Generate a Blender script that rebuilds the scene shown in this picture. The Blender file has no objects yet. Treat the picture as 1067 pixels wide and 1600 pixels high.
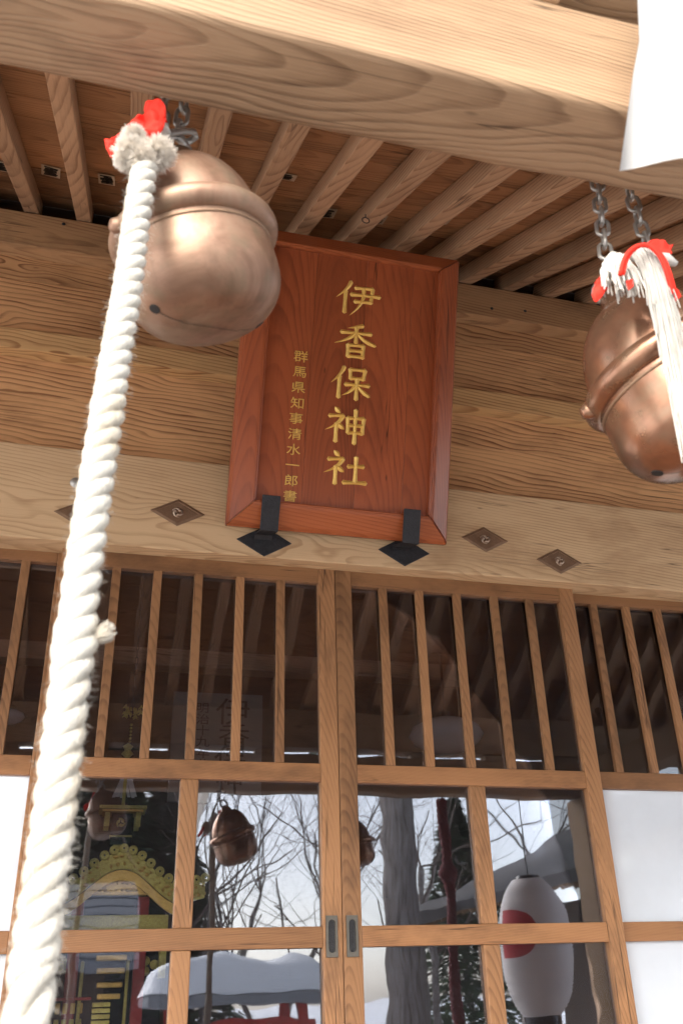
import bpy, bmesh, math, random
from mathutils import Vector, Matrix, noise
R = math.radians
random.seed(7)
EYE = 1.55                       # camera height above the snow
D = 3.10                         # camera to the face of the doors
COL = bpy.context.scene.collection
SC = bpy.context.scene

# ------------------------------------------------------------------ camera
CAM_RIGHT = Vector((0.96779, -0.25055, -0.02452))
CAM_UP    = Vector((-0.09323, -0.44718, 0.88957))
CAM_FWD   = Vector((0.23385, 0.85863, 0.45614))
FPX = 1411.26                    # focal length in photo pixels (1067 x 1600)
cd = bpy.data.cameras.new('camera'); cam = bpy.data.objects.new('camera', cd); COL.objects.link(cam)
m = Matrix((CAM_RIGHT, CAM_UP, -CAM_FWD)).transposed().to_4x4(); m.translation = (0, 0, EYE)
cam.matrix_world = m
cd.sensor_fit = 'VERTICAL'; cd.sensor_height = 36; cd.sensor_width = 24
cd.lens = FPX/1600*36; cd.clip_start = .02; cd.clip_end = 900
cd.dof.use_dof = True; cd.dof.focus_distance = 3.2; cd.dof.aperture_fstop = 7.5
SC.camera = cam

# ------------------------------------------------------------------ world, sun, exposure
SUN_EL, SUN_AZ = R(32), R(212)   # azimuth: clockwise from +Y, so the sun stands behind the camera
w = bpy.data.worlds.new('World'); SC.world = w; w.use_nodes = True
nt = w.node_tree; bg = nt.nodes['Background']
sky = nt.nodes.new('ShaderNodeTexSky'); sky.sky_type = 'NISHITA'; sky.sun_disc = False
sky.sun_elevation = SUN_EL; sky.sun_rotation = SUN_AZ; sky.dust_density = 2.0; sky.air_density = 1.0
hs = nt.nodes.new('ShaderNodeHueSaturation'); hs.inputs['Saturation'].default_value = .40
nt.links.new(sky.outputs[0], hs.inputs['Color']); nt.links.new(hs.outputs[0], bg.inputs[0])
bg.inputs[1].default_value = .15
sd = bpy.data.lights.new('sun', 'SUN'); sd.energy = 1.5; sd.angle = R(55); sd.color = (1, .95, .88)
so = bpy.data.objects.new('sun', sd); COL.objects.link(so)
sdir = Vector((math.sin(SUN_AZ)*math.cos(SUN_EL), math.cos(SUN_AZ)*math.cos(SUN_EL), math.sin(SUN_EL)))
so.rotation_euler = sdir.to_track_quat('Z', 'Y').to_euler(); so.location = (0, -5, 12)
SC.view_settings.view_transform = 'Standard'; SC.view_settings.look = 'None'
SC.view_settings.exposure = 2.05; SC.view_settings.gamma = 1

# ------------------------------------------------------------------ pixel helpers (photo pixels -> world)
def ray(px, py):
    return CAM_RIGHT*(px-533.5) + CAM_UP*(800-py) + CAM_FWD*FPX
def pix(px, py, Y):
    d = ray(px, py); d = d*(Y/d.y); return Vector((d.x, d.y, d.z+EYE))
def zr(r, Y): return r*Y + EYE    # height whose slope from the eye is r at distance Y

# ------------------------------------------------------------------ materials
class N:
    def __init__(s, name):
        s.m = bpy.data.materials.new(name); s.m.use_nodes = True
        s.t = s.m.node_tree; s.b = s.t.nodes['Principled BSDF']; s.out = s.t.nodes['Material Output']
    def n(s, typ, **kw):
        x = s.t.nodes.new('ShaderNode'+typ)
        for k, v in kw.items(): setattr(x, k, v)
        return x
    def l(s, a, b): s.t.links.new(a, b)
    def put(s, sock, v):
        if hasattr(v, 'is_output') or isinstance(v, bpy.types.NodeSocket): s.l(v, sock)
        else: sock.default_value = v
    def math(s, op, a, b=0.0, c=0.0):
        x = s.n('Math', operation=op)
        for i, v in enumerate((a, b, c)): s.put(x.inputs[i], v)
        return x.outputs[0]
    def noise(s, vec, scale, detail=3, rough=.5, dist=0):
        x = s.n('TexNoise'); s.l(vec, x.inputs['Vector']); x.inputs['Scale'].default_value = scale
        x.inputs['Detail'].default_value = detail; x.inputs['Roughness'].default_value = rough; x.inputs['Distortion'].default_value = dist
        return x.outputs['Fac']
    def vmul(s, vec, v):
        x = s.n('VectorMath', operation='MULTIPLY'); s.l(vec, x.inputs[0]); s.put(x.inputs[1], v); return x.outputs[0]
    def vadd(s, vec, v):
        x = s.n('VectorMath', operation='ADD'); s.l(vec, x.inputs[0]); s.put(x.inputs[1], v); return x.outputs[0]
    def ramp(s, fac, stops):
        x = s.n('ValToRGB'); s.l(fac, x.inputs[0]); e = x.color_ramp.elements
        while len(e) < len(stops): e.new(.5)
        for k, (p, c) in zip(e, stops): k.position = p; k.color = (c[0], c[1], c[2], 1)
        return x.outputs[0]
    def mix(s, f, a, b, blend='MIX'):
        x = s.n('Mix', data_type='RGBA', blend_type=blend)
        s.put(x.inputs[0], f)
        for sock, v in ((x.inputs[6], a), (x.inputs[7], b)):
            if isinstance(v, tuple): sock.default_value = (v[0], v[1], v[2], 1)
            else: s.l(v, sock)
        return x.outputs[2]
    def bump(s, h, strength=.3, dist=.002):
        x = s.n('Bump'); x.inputs['Strength'].default_value = strength; x.inputs['Distance'].default_value = dist
        s.l(h, x.inputs['Height']); s.l(x.outputs[0], s.b.inputs['Normal'])
    def objvec(s, spread=9.0):
        tc = s.n('TexCoord'); oi = s.n('ObjectInfo')
        r = s.math('MULTIPLY', oi.outputs['Random'], spread)
        cx = s.n('CombineXYZ'); s.l(r, cx.inputs[0]); s.l(s.math('MULTIPLY', r, .37), cx.inputs[1]); s.l(s.math('MULTIPLY', r, .61), cx.inputs[2])
        return tc.outputs['Object'], cx.outputs[0], oi.outputs['Random']

def wood(name, light, dark, axis='X', freq=75., cx=.07, rough=.6, ringmix=.8, blot=.35, stain=(.05, .03, .02), stainamt=.25, bump=.35, spec=.35, vary=.25, wob=.02):
    """softwood: growth rings round an axis beside the piece, stretched along the grain, plus fibres and blotches"""
    k = N(name)
    tc, off, rnd = k.objvec(.22)
    sep = k.n('SeparateXYZ'); k.l(tc, sep.inputs[0])
    order = {'X': (0, 1, 2), 'Y': (1, 0, 2), 'Z': (2, 0, 1)}[axis]
    cb = k.n('CombineXYZ')
    for i, o in enumerate(order): k.l(sep.outputs[o], cb.inputs[i])
    p = k.vadd(cb.outputs[0], off)                                   # grain now along x
    big = k.vadd(cb.outputs[0], k.vmul(off, (40, 40, 40)))
    n1 = k.noise(k.vmul(big, (1.9, 5, 5)), 1.0, 2)
    n2 = k.noise(k.vmul(big, (2.0, 17, 17)), 1.0, 2)
    n3 = k.ramp(k.noise(k.vmul(big, (2.5, 14, 14)), 1.0, 3), [(.3, (.35,)*3), (.65, (1,)*3)])
    sp = k.n('SeparateXYZ'); k.l(p, sp.inputs[0])
    yy = k.math('ADD', sp.outputs[1], k.math('MULTIPLY', k.math('SUBTRACT', n1, .5), wob*7))
    zz = k.math('ADD', k.math('ADD', sp.outputs[2], cx), k.math('MULTIPLY', sp.outputs[0], .09))
    r = k.math('SQRT', k.math('ADD', k.math('MULTIPLY', yy, yy), k.math('MULTIPLY', zz, zz)))
    r = k.math('ADD', r, k.math('MULTIPLY', k.math('SUBTRACT', n2, .5), wob*.42))
    fr = k.math('FRACT', k.math('MULTIPLY', r, freq))
    ring = k.ramp(fr, [(0, (.05,)*3), (.5, (.16,)*3), (.84, (1,)*3), (.93, (.9,)*3), (1, (.05,)*3)])
    fib = k.noise(k.vmul(big, (5, 330, 330)), 1.0, 3, .6)
    blt = k.noise(k.vmul(big, (2.0, 9, 9)), 1.0, 4, .6)
    f = k.math('MULTIPLY', k.math('MULTIPLY', ring, ringmix), n3)
    f = k.math('ADD', f, k.math('MULTIPLY', k.math('SUBTRACT', fib, .5), .7))
    f = k.math('ADD', f, k.math('MULTIPLY', k.math('SUBTRACT', blt, .5), blot*2))
    f = k.math('MINIMUM', k.math('MAXIMUM', f, 0), 1)
    c = k.mix(f, light, dark)
    st = k.ramp(k.noise(k.vmul(big, (1.6, 3.5, 3.5)), 1.3, 5, .65), [(.52, (0,)*3), (.72, (1,)*3)])
    c = k.mix(k.math('MULTIPLY', st, stainamt), c, stain)
    # small dark knots / worm holes
    vo = k.n('TexVoronoi'); k.l(k.vmul(big, (2.2, 7, 7)), vo.inputs['Vector']); vo.inputs['Scale'].default_value = 1.6
    kn = k.ramp(vo.outputs['Distance'], [(.02, (1,)*3), (.055, (0,)*3)])
    c = k.mix(k.math('MULTIPLY', kn, .6), c, (dark[0]*.3, dark[1]*.3, dark[2]*.3))
    cr = k.math('ABSOLUTE', k.math('SUBTRACT', k.noise(k.vmul(big, (.9, 34, 34)), 1.0, 2), .5))
    cm = k.math('MULTIPLY', k.ramp(cr, [(.004, (1,)*3), (.012, (0,)*3)]), k.ramp(k.noise(k.vmul(big, (1.7, 6, 6)), 1.0, 2), [(.55, (0,)*3), (.62, (1,)*3)]))
    c = k.mix(k.math('MULTIPLY', cm, .75), c, (dark[0]*.25, dark[1]*.25, dark[2]*.25))
    h = k.n('HueSaturation'); k.l(c, h.inputs['Color']); k.l(k.math('ADD', k.math('MULTIPLY', rnd, vary), 1-vary/2), h.inputs['Value'])
    k.l(h.outputs[0], k.b.inputs['Base Color'])
    k.b.inputs['Roughness'].default_value = rough; k.b.inputs['Specular IOR Level'].default_value = spec
    hh = k.math('ADD', k.math('MULTIPLY', ring, -.6), k.math('MULTIPLY', fib, .8))
    k.bump(hh, bump, .0015)
    return k.m

def plain(name, col, rough=.6, metal=0., var=.15, scale=18., bump=0., spec=.5):
    k = N(name); tc, off, rnd = k.objvec(3)
    p = k.vadd(tc, off)
    n = k.noise(p, scale, 5, .6)
    c = k.mix(n, tuple(x*(1-var) for x in col), tuple(min(1, x*(1+var)) for x in col))
    k.l(c, k.b.inputs['Base Color']); k.b.inputs['Roughness'].default_value = rough; k.b.inputs['Metallic'].default_value = metal
    k.b.inputs['Specular IOR Level'].default_value = spec
    if bump: k.bump(k.noise(p, scale*3, 4), bump, .003)
    return k.m

M = {}
M['beam_x'] = wood('weathered_beam_wood', (.35, .225, .13), (.10, .048, .022), 'X', 120, .05, .65, .6, .75, (.07, .034, .018), .8, .7, wob=.022, vary=.06)
M['rafter'] = wood('rafter_wood', (.42, .255, .145), (.17, .083, .04), 'Y', 80, .03, .7, .8, .4, (.08, .045, .025), .3, wob=.012, vary=.35)
M['ceil'] = wood('ceiling_board_wood', (.37, .20, .098), (.15, .066, .028), 'X', 70, .05, .65, .7, .5, (.05, .026, .015), .5, vary=.5, wob=.015)
M['board'] = wood('wall_board_wood', (.60, .335, .155), (.165, .06, .022), 'X', 44, .10, .55, .95, .45, (.14, .06, .024), .45, .4, wob=.055, vary=.3)
M['ubeam'] = wood('upper_beam_wood', (.46, .26, .125), (.19, .086, .036), 'X', 60, .08, .6, .75, .5, (.06, .034, .02), .5, vary=.1)
M['lintel'] = wood('pale_lintel_wood', (.64, .44, .25), (.34, .19, .085), 'X', 75, .16, .6, .65, .35, (.26, .135, .06), .5, .3, wob=.024, vary=.08)
M['door_z'] = wood('door_wood_upright', (.31, .155, .068), (.11, .047, .019), 'Z', 210, .08, .5, .55, .6, (.05, .026, .014), .6, wob=.006, vary=.4)
M['door_x'] = wood('door_wood_level', (.31, .15, .064), (.11, .046, .018), 'X', 210, .08, .5, .55, .6, (.05, .026, .014), .6, wob=.006, vary=.4)
M['red_z'] = wood('lacquered_panel_wood', (.34, .085, .03), (.125, .027, .011), 'Z', 95, .09, .30, .5, .55, (.08, .02, .01), .45, .12, .5, .2, .009)
M['red_x'] = wood('lacquered_frame_wood', (.37, .10, .034), (.155, .034, .013), 'X', 95, .06, .25, .5, .45, (.10, .024, .011), .45, .12, .5, .15, .009)
M['post']     = wood('post_wood', (.36, .23, .13), (.17, .09, .045), 'Z', 60, .02, .65, .6, .4)
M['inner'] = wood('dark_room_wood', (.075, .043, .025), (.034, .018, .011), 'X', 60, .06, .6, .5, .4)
M['ledge'] = wood('pale_ledge_wood', (.62, .38, .17), (.24, .10, .035), 'X', 60, .10, .55, .9, .3, (.2, .1, .04), .3, .4, wob=.04, vary=.1)
M['inbeam']   = wood('pale_room_beam_wood', (.36, .25, .16), (.2, .12, .07), 'X', 60, .06, .6, .5, .4)
M['iron']     = plain('black_iron', (.035, .035, .038), .5, .5, .6, 70, 1.)
M['steel']    = plain('chain_steel', (.62, .61, .59), .28, .75, .2, 60)
M['dsteel']   = plain('dull_hook_iron', (.36, .34, .31), .42, .75, .3, 60)
M['ornament'] = plain('brown_bronze_plate', (.25, .155, .095), .45, .5, .35, 40, .3)
M['orn_hi']   = plain('worn_bronze_relief', (.42, .32, .24), .38, .85, .3, 60, .2)
M['gold']     = plain('gold_leaf', (.85, .52, .13), .38, .4, .3, 90, .5)
M['goldr']    = plain('polished_gilt', (1.0, .64, .17), .36, .45, .5, 130, 1.)
M['blacklac'] = plain('black_lacquer', (.012, .01, .012), .18, 0, .2)
M['redlac']   = plain('red_lacquer', (.38, .03, .02), .3, 0, .2)
M['pull']     = plain('aged_brass_pull', (.13, .118, .098), .45, .5, .2, 80)
M['paper']    = plain('white_paper', (.82, .82, .80), .8, 0, .03)
M['oldpaper'] = plain('yellowed_sticker_paper', (.50, .42, .31), .8, 0, .2)
M['ink']      = plain('black_ink', (.015, .013, .012), .7, 0, .2)
M['board_grey'] = plain('aged_whitewashed_board', (.22, .21, .19), .8, 0, .2, 9)
M['frost']    = plain('frosted_white_glass', (.70, .76, .83), .08, 0, .10, 4, 0, 1.)
M['frost'].node_tree.nodes['Principled BSDF'].inputs['IOR'].default_value = 1.9
M['lampglass']= plain('milk_glass', (.72, .72, .74), .2, 0, .05)
M['snow']     = plain('snow', (.86, .88, .91), .75, 0, .05, 3, .3)
def bark_mat():
    k = N('grey_bark'); tc, off, rnd = k.objvec(3); p = k.vmul(tc, (9, 9, .9)); n = k.noise(p, 3, 6, .65)
    k.l(k.ramp(n, [(.32, (.10, .085, .075)), (.5, (.30, .26, .24)), (.7, (.44, .40, .37))]), k.b.inputs['Base Color']); k.b.inputs['Roughness'].default_value = .95; k.bump(n, 1., .06); return k.m
M['bark'] = bark_mat()
M['twig']     = plain('bare_branch_bark', (.12, .09, .075), .9, 0, .3, 25)
M['needle']   = plain('evergreen_leaf', (.05, .085, .035), .6, 0, .4, 4)
M['rooftile'] = plain('grey_roof_tile', (.20, .21, .23), .6, 0, .25, 20)
M['plaster']  = plain('house_plaster', (.50, .46, .40), .9, 0, .1)
M['redcloth'] = plain('red_cotton_cloth', (.78, .035, .02), .75, 0, .2, 30, .3, .2)
M['fray']     = plain('grey_frayed_cotton', (.72, .66, .58), .95, 0, .3, 45, 0, .1)
M['frayw']    = plain('white_frayed_cotton', (.52, .49, .44), .9, 0, .3, 40, 0, .1)
M['darkred_rope'] = plain('dark_red_rope_cotton', (.13, .03, .035), .9, 0, .35, 30, .5)
M['straw']    = plain('rice_straw', (.45, .36, .2), .9, 0, .35, 40, .6)
def rope_mat():
    k = N('white_rope_cotton'); tc, off, rnd = k.objvec(1)
    st = k.ramp(k.noise(k.vmul(tc, (1, 1, .6)), 16, 4, .6), [(.50, (0,)*3), (.75, (1,)*3)])
    c = k.mix(k.math('MULTIPLY', st, .65), (.56, .53, .465), (.42, .30, .14))
    c = k.mix(k.math('MULTIPLY', k.ramp(k.noise(tc, 60, 5, .7), [(.48, (0,)*3), (.7, (1,)*3)]), .45), c, (.34, .31, .27))
    k.l(c, k.b.inputs['Base Color']); k.b.inputs['Roughness'].default_value = .85; k.b.inputs['Specular IOR Level'].default_value = .15
    wv = k.n('TexWave'); wv.inputs['Scale'].default_value = 120; wv.inputs['Distortion'].default_value = 6; k.l(tc, wv.inputs['Vector'])
    k.bump(k.math('ADD', wv.outputs['Fac'], k.math('MULTIPLY', k.noise(tc, 420, 3), 1.5)), .7, .0016); return k.m
M['rope'] = rope_mat()
def bell_mat(name, c0, c1, c2, r0, r1, metal=.6):
    k = N(name); tc, off, rnd = k.objvec(3)
    n = k.noise(tc, 9, 6, .65, .6); n2 = k.noise(tc, 34, 4, .6)
    c = k.ramp(n, [(.34, c0), (.5, c1), (.66, c2)])
    c = k.mix(k.math('MULTIPLY', k.ramp(k.noise(k.vmul(tc, (1, 1, .35)), 22, 5, .7), [(.5, (0,)*3), (.68, (1,)*3)]), .4), c, (.10, .065, .04))
    c = k.mix(k.math('MULTIPLY', k.ramp(n2, [(.5, (0,)*3), (.72, (1,)*3)]), .45), c, (.15, .125, .075))
    k.l(c, k.b.inputs['Base Color']); k.b.inputs['Metallic'].default_value = metal
    k.l(k.math('ADD', r0, k.math('MULTIPLY', n2, r1-r0)), k.b.inputs['Roughness'])
    k.bump(n2, .03, .002); return k.m
M['bell'] = bell_mat('dull_copper_bronze', (.17, .09, .055), (.28, .165, .108), (.31, .215, .145), .36, .58, .5)
M['bell2'] = bell_mat('polished_copper_bronze', (.20, .10, .062), (.32, .165, .10), (.31, .205, .13), .16, .34, .72)
def glass_mat():
    k = N('old_window_glass'); t = k.t
    t.nodes.remove(k.b)
    tr = k.n('BsdfTransparent'); tr.inputs[0].default_value = (.90, .90, .93, 1)
    gl = k.n('BsdfGlossy'); gl.inputs['Roughness'].default_value = .015; gl.inputs[0].default_value = (.93, .95, 1, 1)
    fr = k.n('Fresnel'); fr.inputs['IOR'].default_value = 2.1
    tc = k.n('TexCoord'); nz = k.noise(tc.outputs['Object'], 3.0, 2)
    bp = k.n('Bump'); bp.inputs['Strength'].default_value = .05; bp.inputs['Distance'].default_value = .02; k.l(nz, bp.inputs['Height'])
    k.l(bp.outputs[0], gl.inputs['Normal'])
    mx = k.n('MixShader'); k.l(fr.outputs[0], mx.inputs[0]); k.l(tr.outputs[0], mx.inputs[1]); k.l(gl.outputs[0], mx.inputs[2])
    df = k.n('BsdfDiffuse'); df.inputs[0].default_value = (.72, .74, .84, 1)
    mx2 = k.n('MixShader'); k.l(k.math('ADD', .001, k.math('MULTIPLY', k.noise(k.vmul(tc.outputs['Object'], (3, 1, 9)), 2.5, 4, .6), .010)), mx2.inputs[0]); k.l(mx.outputs[0], mx2.inputs[1]); k.l(df.outputs[0], mx2.inputs[2])
    k.l(mx2.outputs[0], k.out.inputs[0]); return k.m
M['glass'] = glass_mat()

# ------------------------------------------------------------------ mesh helpers
def link(name, me, mat, parent=None, loc=(0, 0, 0), smooth=False):
    o = bpy.data.objects.new(name, me); COL.objects.link(o); o.location = loc
    if mat is not None and not me.materials: me.materials.append(mat)
    if parent is not None: o.parent = parent
    if smooth:
        for p in me.polygons: p.use_smooth = True
    return o
def tag(o, label=None, cat=None, group=None, kind=None):
    if label: o['label'] = label
    if cat: o['category'] = cat
    if group: o['group'] = group
    if kind: o['kind'] = kind
    return o
def thing(name, loc, label, cat, group=None):
    o = bpy.data.objects.new(name, None); COL.objects.link(o); o.location = loc; o.empty_display_size = .05
    return tag(o, label, cat, group)
def to_mesh(bm, name='m'):
    me = bpy.data.meshes.new(name); bm.normal_update(); bm.to_mesh(me); bm.free(); return me
def rel(parent, v):
    v = Vector(v)
    q = parent
    while q is not None: v = v - q.location; q = q.parent
    return v
def box(name, mat, parent, lo, hi, bev=.003, cuts=0, jitter=0.):
    """box between two world corners; bevelled; origin at its centre"""
    lo, hi = Vector(lo), Vector(hi); c = (lo+hi)/2; s = hi-lo
    bm = bmesh.new(); bmesh.ops.create_cube(bm, size=1)
    bmesh.ops.scale(bm, vec=s, verts=bm.verts)
    if bev: bmesh.ops.bevel(bm, geom=bm.edges[:], offset=min(bev, min(s)*.3), segments=2, affect='EDGES', profile=.6)
    return link(name, to_mesh(bm, name), mat, parent, rel(parent, c) if parent else c)
def obox(name, mat, parent, loc, size, rot, bev=.003):
    """box with a rotation matrix (3x3) about its centre"""
    bm = bmesh.new(); bmesh.ops.create_cube(bm, size=1); bmesh.ops.scale(bm, vec=size, verts=bm.verts)
    if bev: bmesh.ops.bevel(bm, geom=bm.edges[:], offset=bev, segments=2, affect='EDGES', profile=.6)
    o = link(name, to_mesh(bm, name), mat, parent, rel(parent, loc) if parent else loc)
    o.rotation_euler = rot.to_euler(); return o
def tube(bm, pts, rad, n=8, cap=True):
    pts = [Vector(p) for p in pts]; rings = []
    ref = Vector((.3, .9, .2)).normalized()
    prev = None
    for i, p in enumerate(pts):
        t = (pts[min(i+1, len(pts)-1)] - pts[max(i-1, 0)]).normalized()
        if prev is None:
            a = t.cross(ref)
            if a.length < .1: a = t.cross(Vector((1, 0, 0)))
        else: a = prev - t*prev.dot(t)
        a.normalize(); prev = a; b = t.cross(a)
        r = rad[i] if isinstance(rad, (list, tuple)) else rad
        rings.append([bm.verts.new(p + (a*math.cos(2*math.pi*j/n) + b*math.sin(2*math.pi*j/n))*r) for j in range(n)])
    for q, s in zip(rings, rings[1:]):
        for j in range(n): bm.faces.new((q[j], q[(j+1) % n], s[(j+1) % n], s[j]))
    if cap and n > 2: bm.faces.new(rings[0][::-1]); bm.faces.new(rings[-1])
def lathe(prof, n=48):
    bm = bmesh.new(); rings = []
    for r, z in prof:
        if r < 1e-5: rings.append([bm.verts.new((0, 0, z))])
        else: rings.append([bm.verts.new((r*math.cos(2*math.pi*j/n), r*math.sin(2*math.pi*j/n), z)) for j in range(n)])
    for a, b in zip(rings, rings[1:]):
        for j in range(n):
            k = (j+1) % n
            if len(a) == 1 and len(b) > 1: bm.faces.new((a[0], b[k], b[j]))
            elif len(b) == 1 and len(a) > 1: bm.faces.new((a[j], a[k], b[0]))
            elif len(a) > 1: bm.faces.new((a[j], a[k], b[k], b[j]))
    bmesh.ops.recalc_face_normals(bm, faces=bm.faces[:]); return bm
def prism(outline, y0, y1):
    """outline: list of (x, z); extruded from y0 to y1"""
    bm = bmesh.new()
    a = [bm.verts.new((x, y0, z)) for x, z in outline]; b = [bm.verts.new((x, y1, z)) for x, z in outline]
    bm.faces.new(a); bm.faces.new(b[::-1])
    for i in range(len(a)):
        j = (i+1) % len(a); bm.faces.new((a[j], a[i], b[i], b[j]))
    bmesh.ops.recalc_face_normals(bm, faces=bm.faces[:]); return bm
def copy_tree(o, parent=None):
    c = o.copy(); COL.objects.link(c)
    if parent is not None: c.parent = parent
    for ch in list(o.children): copy_tree(ch, c)
    return c

# ================================================================== SETTING: ground
def ground():
    bm = bmesh.new(); n = 90; ext = 260.
    def co(i):
        u = (i/n)*2-1; return math.copysign(abs(u)**2.6, u)*ext
    V = [[None]*(n+1) for _ in range(n+1)]
    for i in range(n+1):
        for j in range(n+1):
            x, y = co(i), co(j)
            d = math.hypot(x, y+1)
            z = 0 if -1.2 < y else (.12*noise.noise((x*.35, y*.35, 1)) + .5*noise.noise((x*.06, y*.06, 4)))*min(1, max(0, (-y-1.2)/3))
            if d > 30: z += (d-30)*.02*(.6+.5*noise.noise((x*.02, y*.02, 9)))
            V[i][j] = bm.verts.new((x, y, z))
    for i in range(n):
        for j in range(n): bm.faces.new((V[i][j], V[i+1][j], V[i+1][j+1], V[i][j+1]))
    o = link('ground', to_mesh(bm), M['snow'], smooth=True); tag(o, 'snow covered ground in front of the shrine', 'ground', kind='structure')
ground()
bm = bmesh.new(); bmesh.ops.create_grid(bm, x_segments=8, y_segments=8, size=1)  # dark paving sheet, added to weaken snow bounce on the porch underside
for v in bm.verts: v.co = Vector((v.co.x*3.2, v.co.y*2.6, 0))
tag(link('path', to_mesh(bm), plain('bounce_dimming_paving', (.20, .19, .18), .5, 0, .3, 3, .4), None, (.8, -.3, .006)), 'dark stone paving added before the steps to dim the snow bounce', 'path', kind='structure')

# ================================================================== SHRINE HALL
FLOOR = EYE - .80
hall = thing('shrine_hall', (.81, D, 0), 'wooden shrine hall with lattice sliding doors under a raftered porch roof', 'shrine')
XL, XR = -2.9, 4.5
YN, YB, YL, YU = 3.035, 3.125, 3.065, 3.05     # lintel, wall boards, ledge, upper beam faces
lint = box('lintel_beam', M['lintel'], hall, (XL, YN, zr(.4585, YN)), (XR, YN+.14, zr(.583, YN)), .006)
zb2 = zr(.722, YL); zl1 = zr(.7535, YL)
box('wall_board', M['board'], hall, (XL, YB, zr(.583, YN)-.02), (XR, YB+.03, zr(.655, YB)), .002)
box('wall_board', M['board'], hall, (XL, YB+.002, zr(.655, YB)+.0015), (XR, YB+.03, zb2+.01), .002)
box('ledge_rail', M['ledge'], hall, (XL, YL, zb2), (XR, YL+.07, zl1), .004)
box('wall_board', M['board'], hall, (XL, YB+.004, zl1-.01), (XR, YB+.03, zr(.835, YB)), .002)
box('wall_board', M['board'], hall, (XL, YB+.001, zr(.835, YB)+.0015), (XR, YB+.03, zr(.9, YB)), .002)
ZU = zr(.953, YU)
box('upper_beam', M['ubeam'], hall, (XL, YU, zr(.894, YU)), (XR, YU+.12, ZU), .005)
# nail heads in the upper beam and one iron boss on the lintel
for px, py in ((768, 482), (820, 486), (100, 350)):
    p = pix(px, py, YU-.002); bm = lathe([(0, .004), (.006, .003), (.008, 0)], 10)
    o = link('nail_head', to_mesh(bm), M['iron'], hall, rel(hall, p)); o.rotation_euler = (R(90), 0, 0)

# --- porch roof: rafters and boards rising towards the hall
SL = .58; ANG = math.atan(SL); YE = .50
RB = lambda y: ZU + .004 + SL*(y-YU)          # underside of the rafters
rot = Matrix.Rotation(ANG, 3, 'X')
def slopebox(name, mat, x0, x1, ya, yb, h0, h1, bev=.003):
    L = (yb-ya)/math.cos(ANG); mid = (ya+yb)/2
    nrm = Vector((0, -math.sin(ANG), math.cos(ANG)))
    c = Vector(((x0+x1)/2, mid, RB(mid))) + nrm*((h0+h1)/2)
    return obox(name, mat, hall, c, (x1-x0, L, h1-h0), rot, bev)
for k in range(-7, 20):
    x = -.275 + .2185*k + random.uniform(-.006, .006)
    slopebox('rafter', M['rafter'], x-.031, x+.031, YE, 3.16, 0, .075+random.uniform(-.003, .003), .004)
nb = 17; bw = (3.2-YE)/nb
for k in range(nb):
    slopebox('ceiling_board', M['ceil'], XL, XR, YE+k*bw+.0015, YE+(k+1)*bw-.0015, .0765+random.uniform(0, .004), .098, .002)
slopebox('roof_deck', M['inner'], XL-.1, XR+.1, YE-.05, 3.2, .1, .22, .01)
slopebox('roof_snow', M['snow'], XL-.1, XR+.1, YE-.02, 3.2, .222, .36, .03)
# eave purlin carried above the big beam
zp = EYE+1.05+.215+.045
box('eave_purlin', M['beam_x'], hall, (XL, .70, zp), (XR, .83, RB(.70)-.002), .006)
for k in range(14): box('strut_block', M['post'], hall, (-2.6+.5*k, .72, EYE+1.262), (-2.45+.5*k, .81, zp-.001), .004)
# --- main hall body (dark room behind the glass)
ZT = ZU+.9; YBK = 7.6
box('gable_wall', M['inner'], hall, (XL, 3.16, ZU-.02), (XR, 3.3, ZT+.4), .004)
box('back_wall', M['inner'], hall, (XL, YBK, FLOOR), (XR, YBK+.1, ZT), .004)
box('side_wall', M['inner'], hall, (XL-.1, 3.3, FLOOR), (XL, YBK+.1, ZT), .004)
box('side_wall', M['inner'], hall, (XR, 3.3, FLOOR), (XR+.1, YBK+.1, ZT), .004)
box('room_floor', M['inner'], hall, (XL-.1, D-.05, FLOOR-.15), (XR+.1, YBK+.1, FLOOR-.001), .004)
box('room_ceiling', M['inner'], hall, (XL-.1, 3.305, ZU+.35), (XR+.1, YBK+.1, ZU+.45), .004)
box('main_roof', M['rooftile'], hall, (XL-.8, 3.1, ZT+.42), (XR+.8, YBK+1, ZT+.7), .02)
box('room_beam', M['inbeam'], hall, (XL, 5.6, zr(.315, 5.6)), (XR, 5.75, zr(.335, 5.6)), .004)
box('veranda_floor', M['door_x'], hall, (XL-.1, 2.25, FLOOR-.12), (XR+.1, D-.06, FLOOR-.04), .004)
for k in range(4): box('stair_tread', M['door_x'], hall, (-.6, 2.25-.27*(k+1), FLOOR-.19*(k+1)-.05), (2.2, 2.25-.27*k+.02, FLOOR-.19*(k+1)), .004)
box('veranda_beam', M['inner'], hall, (XL, 2.3, .02), (XR, 2.38, FLOOR-.125), .004)

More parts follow.
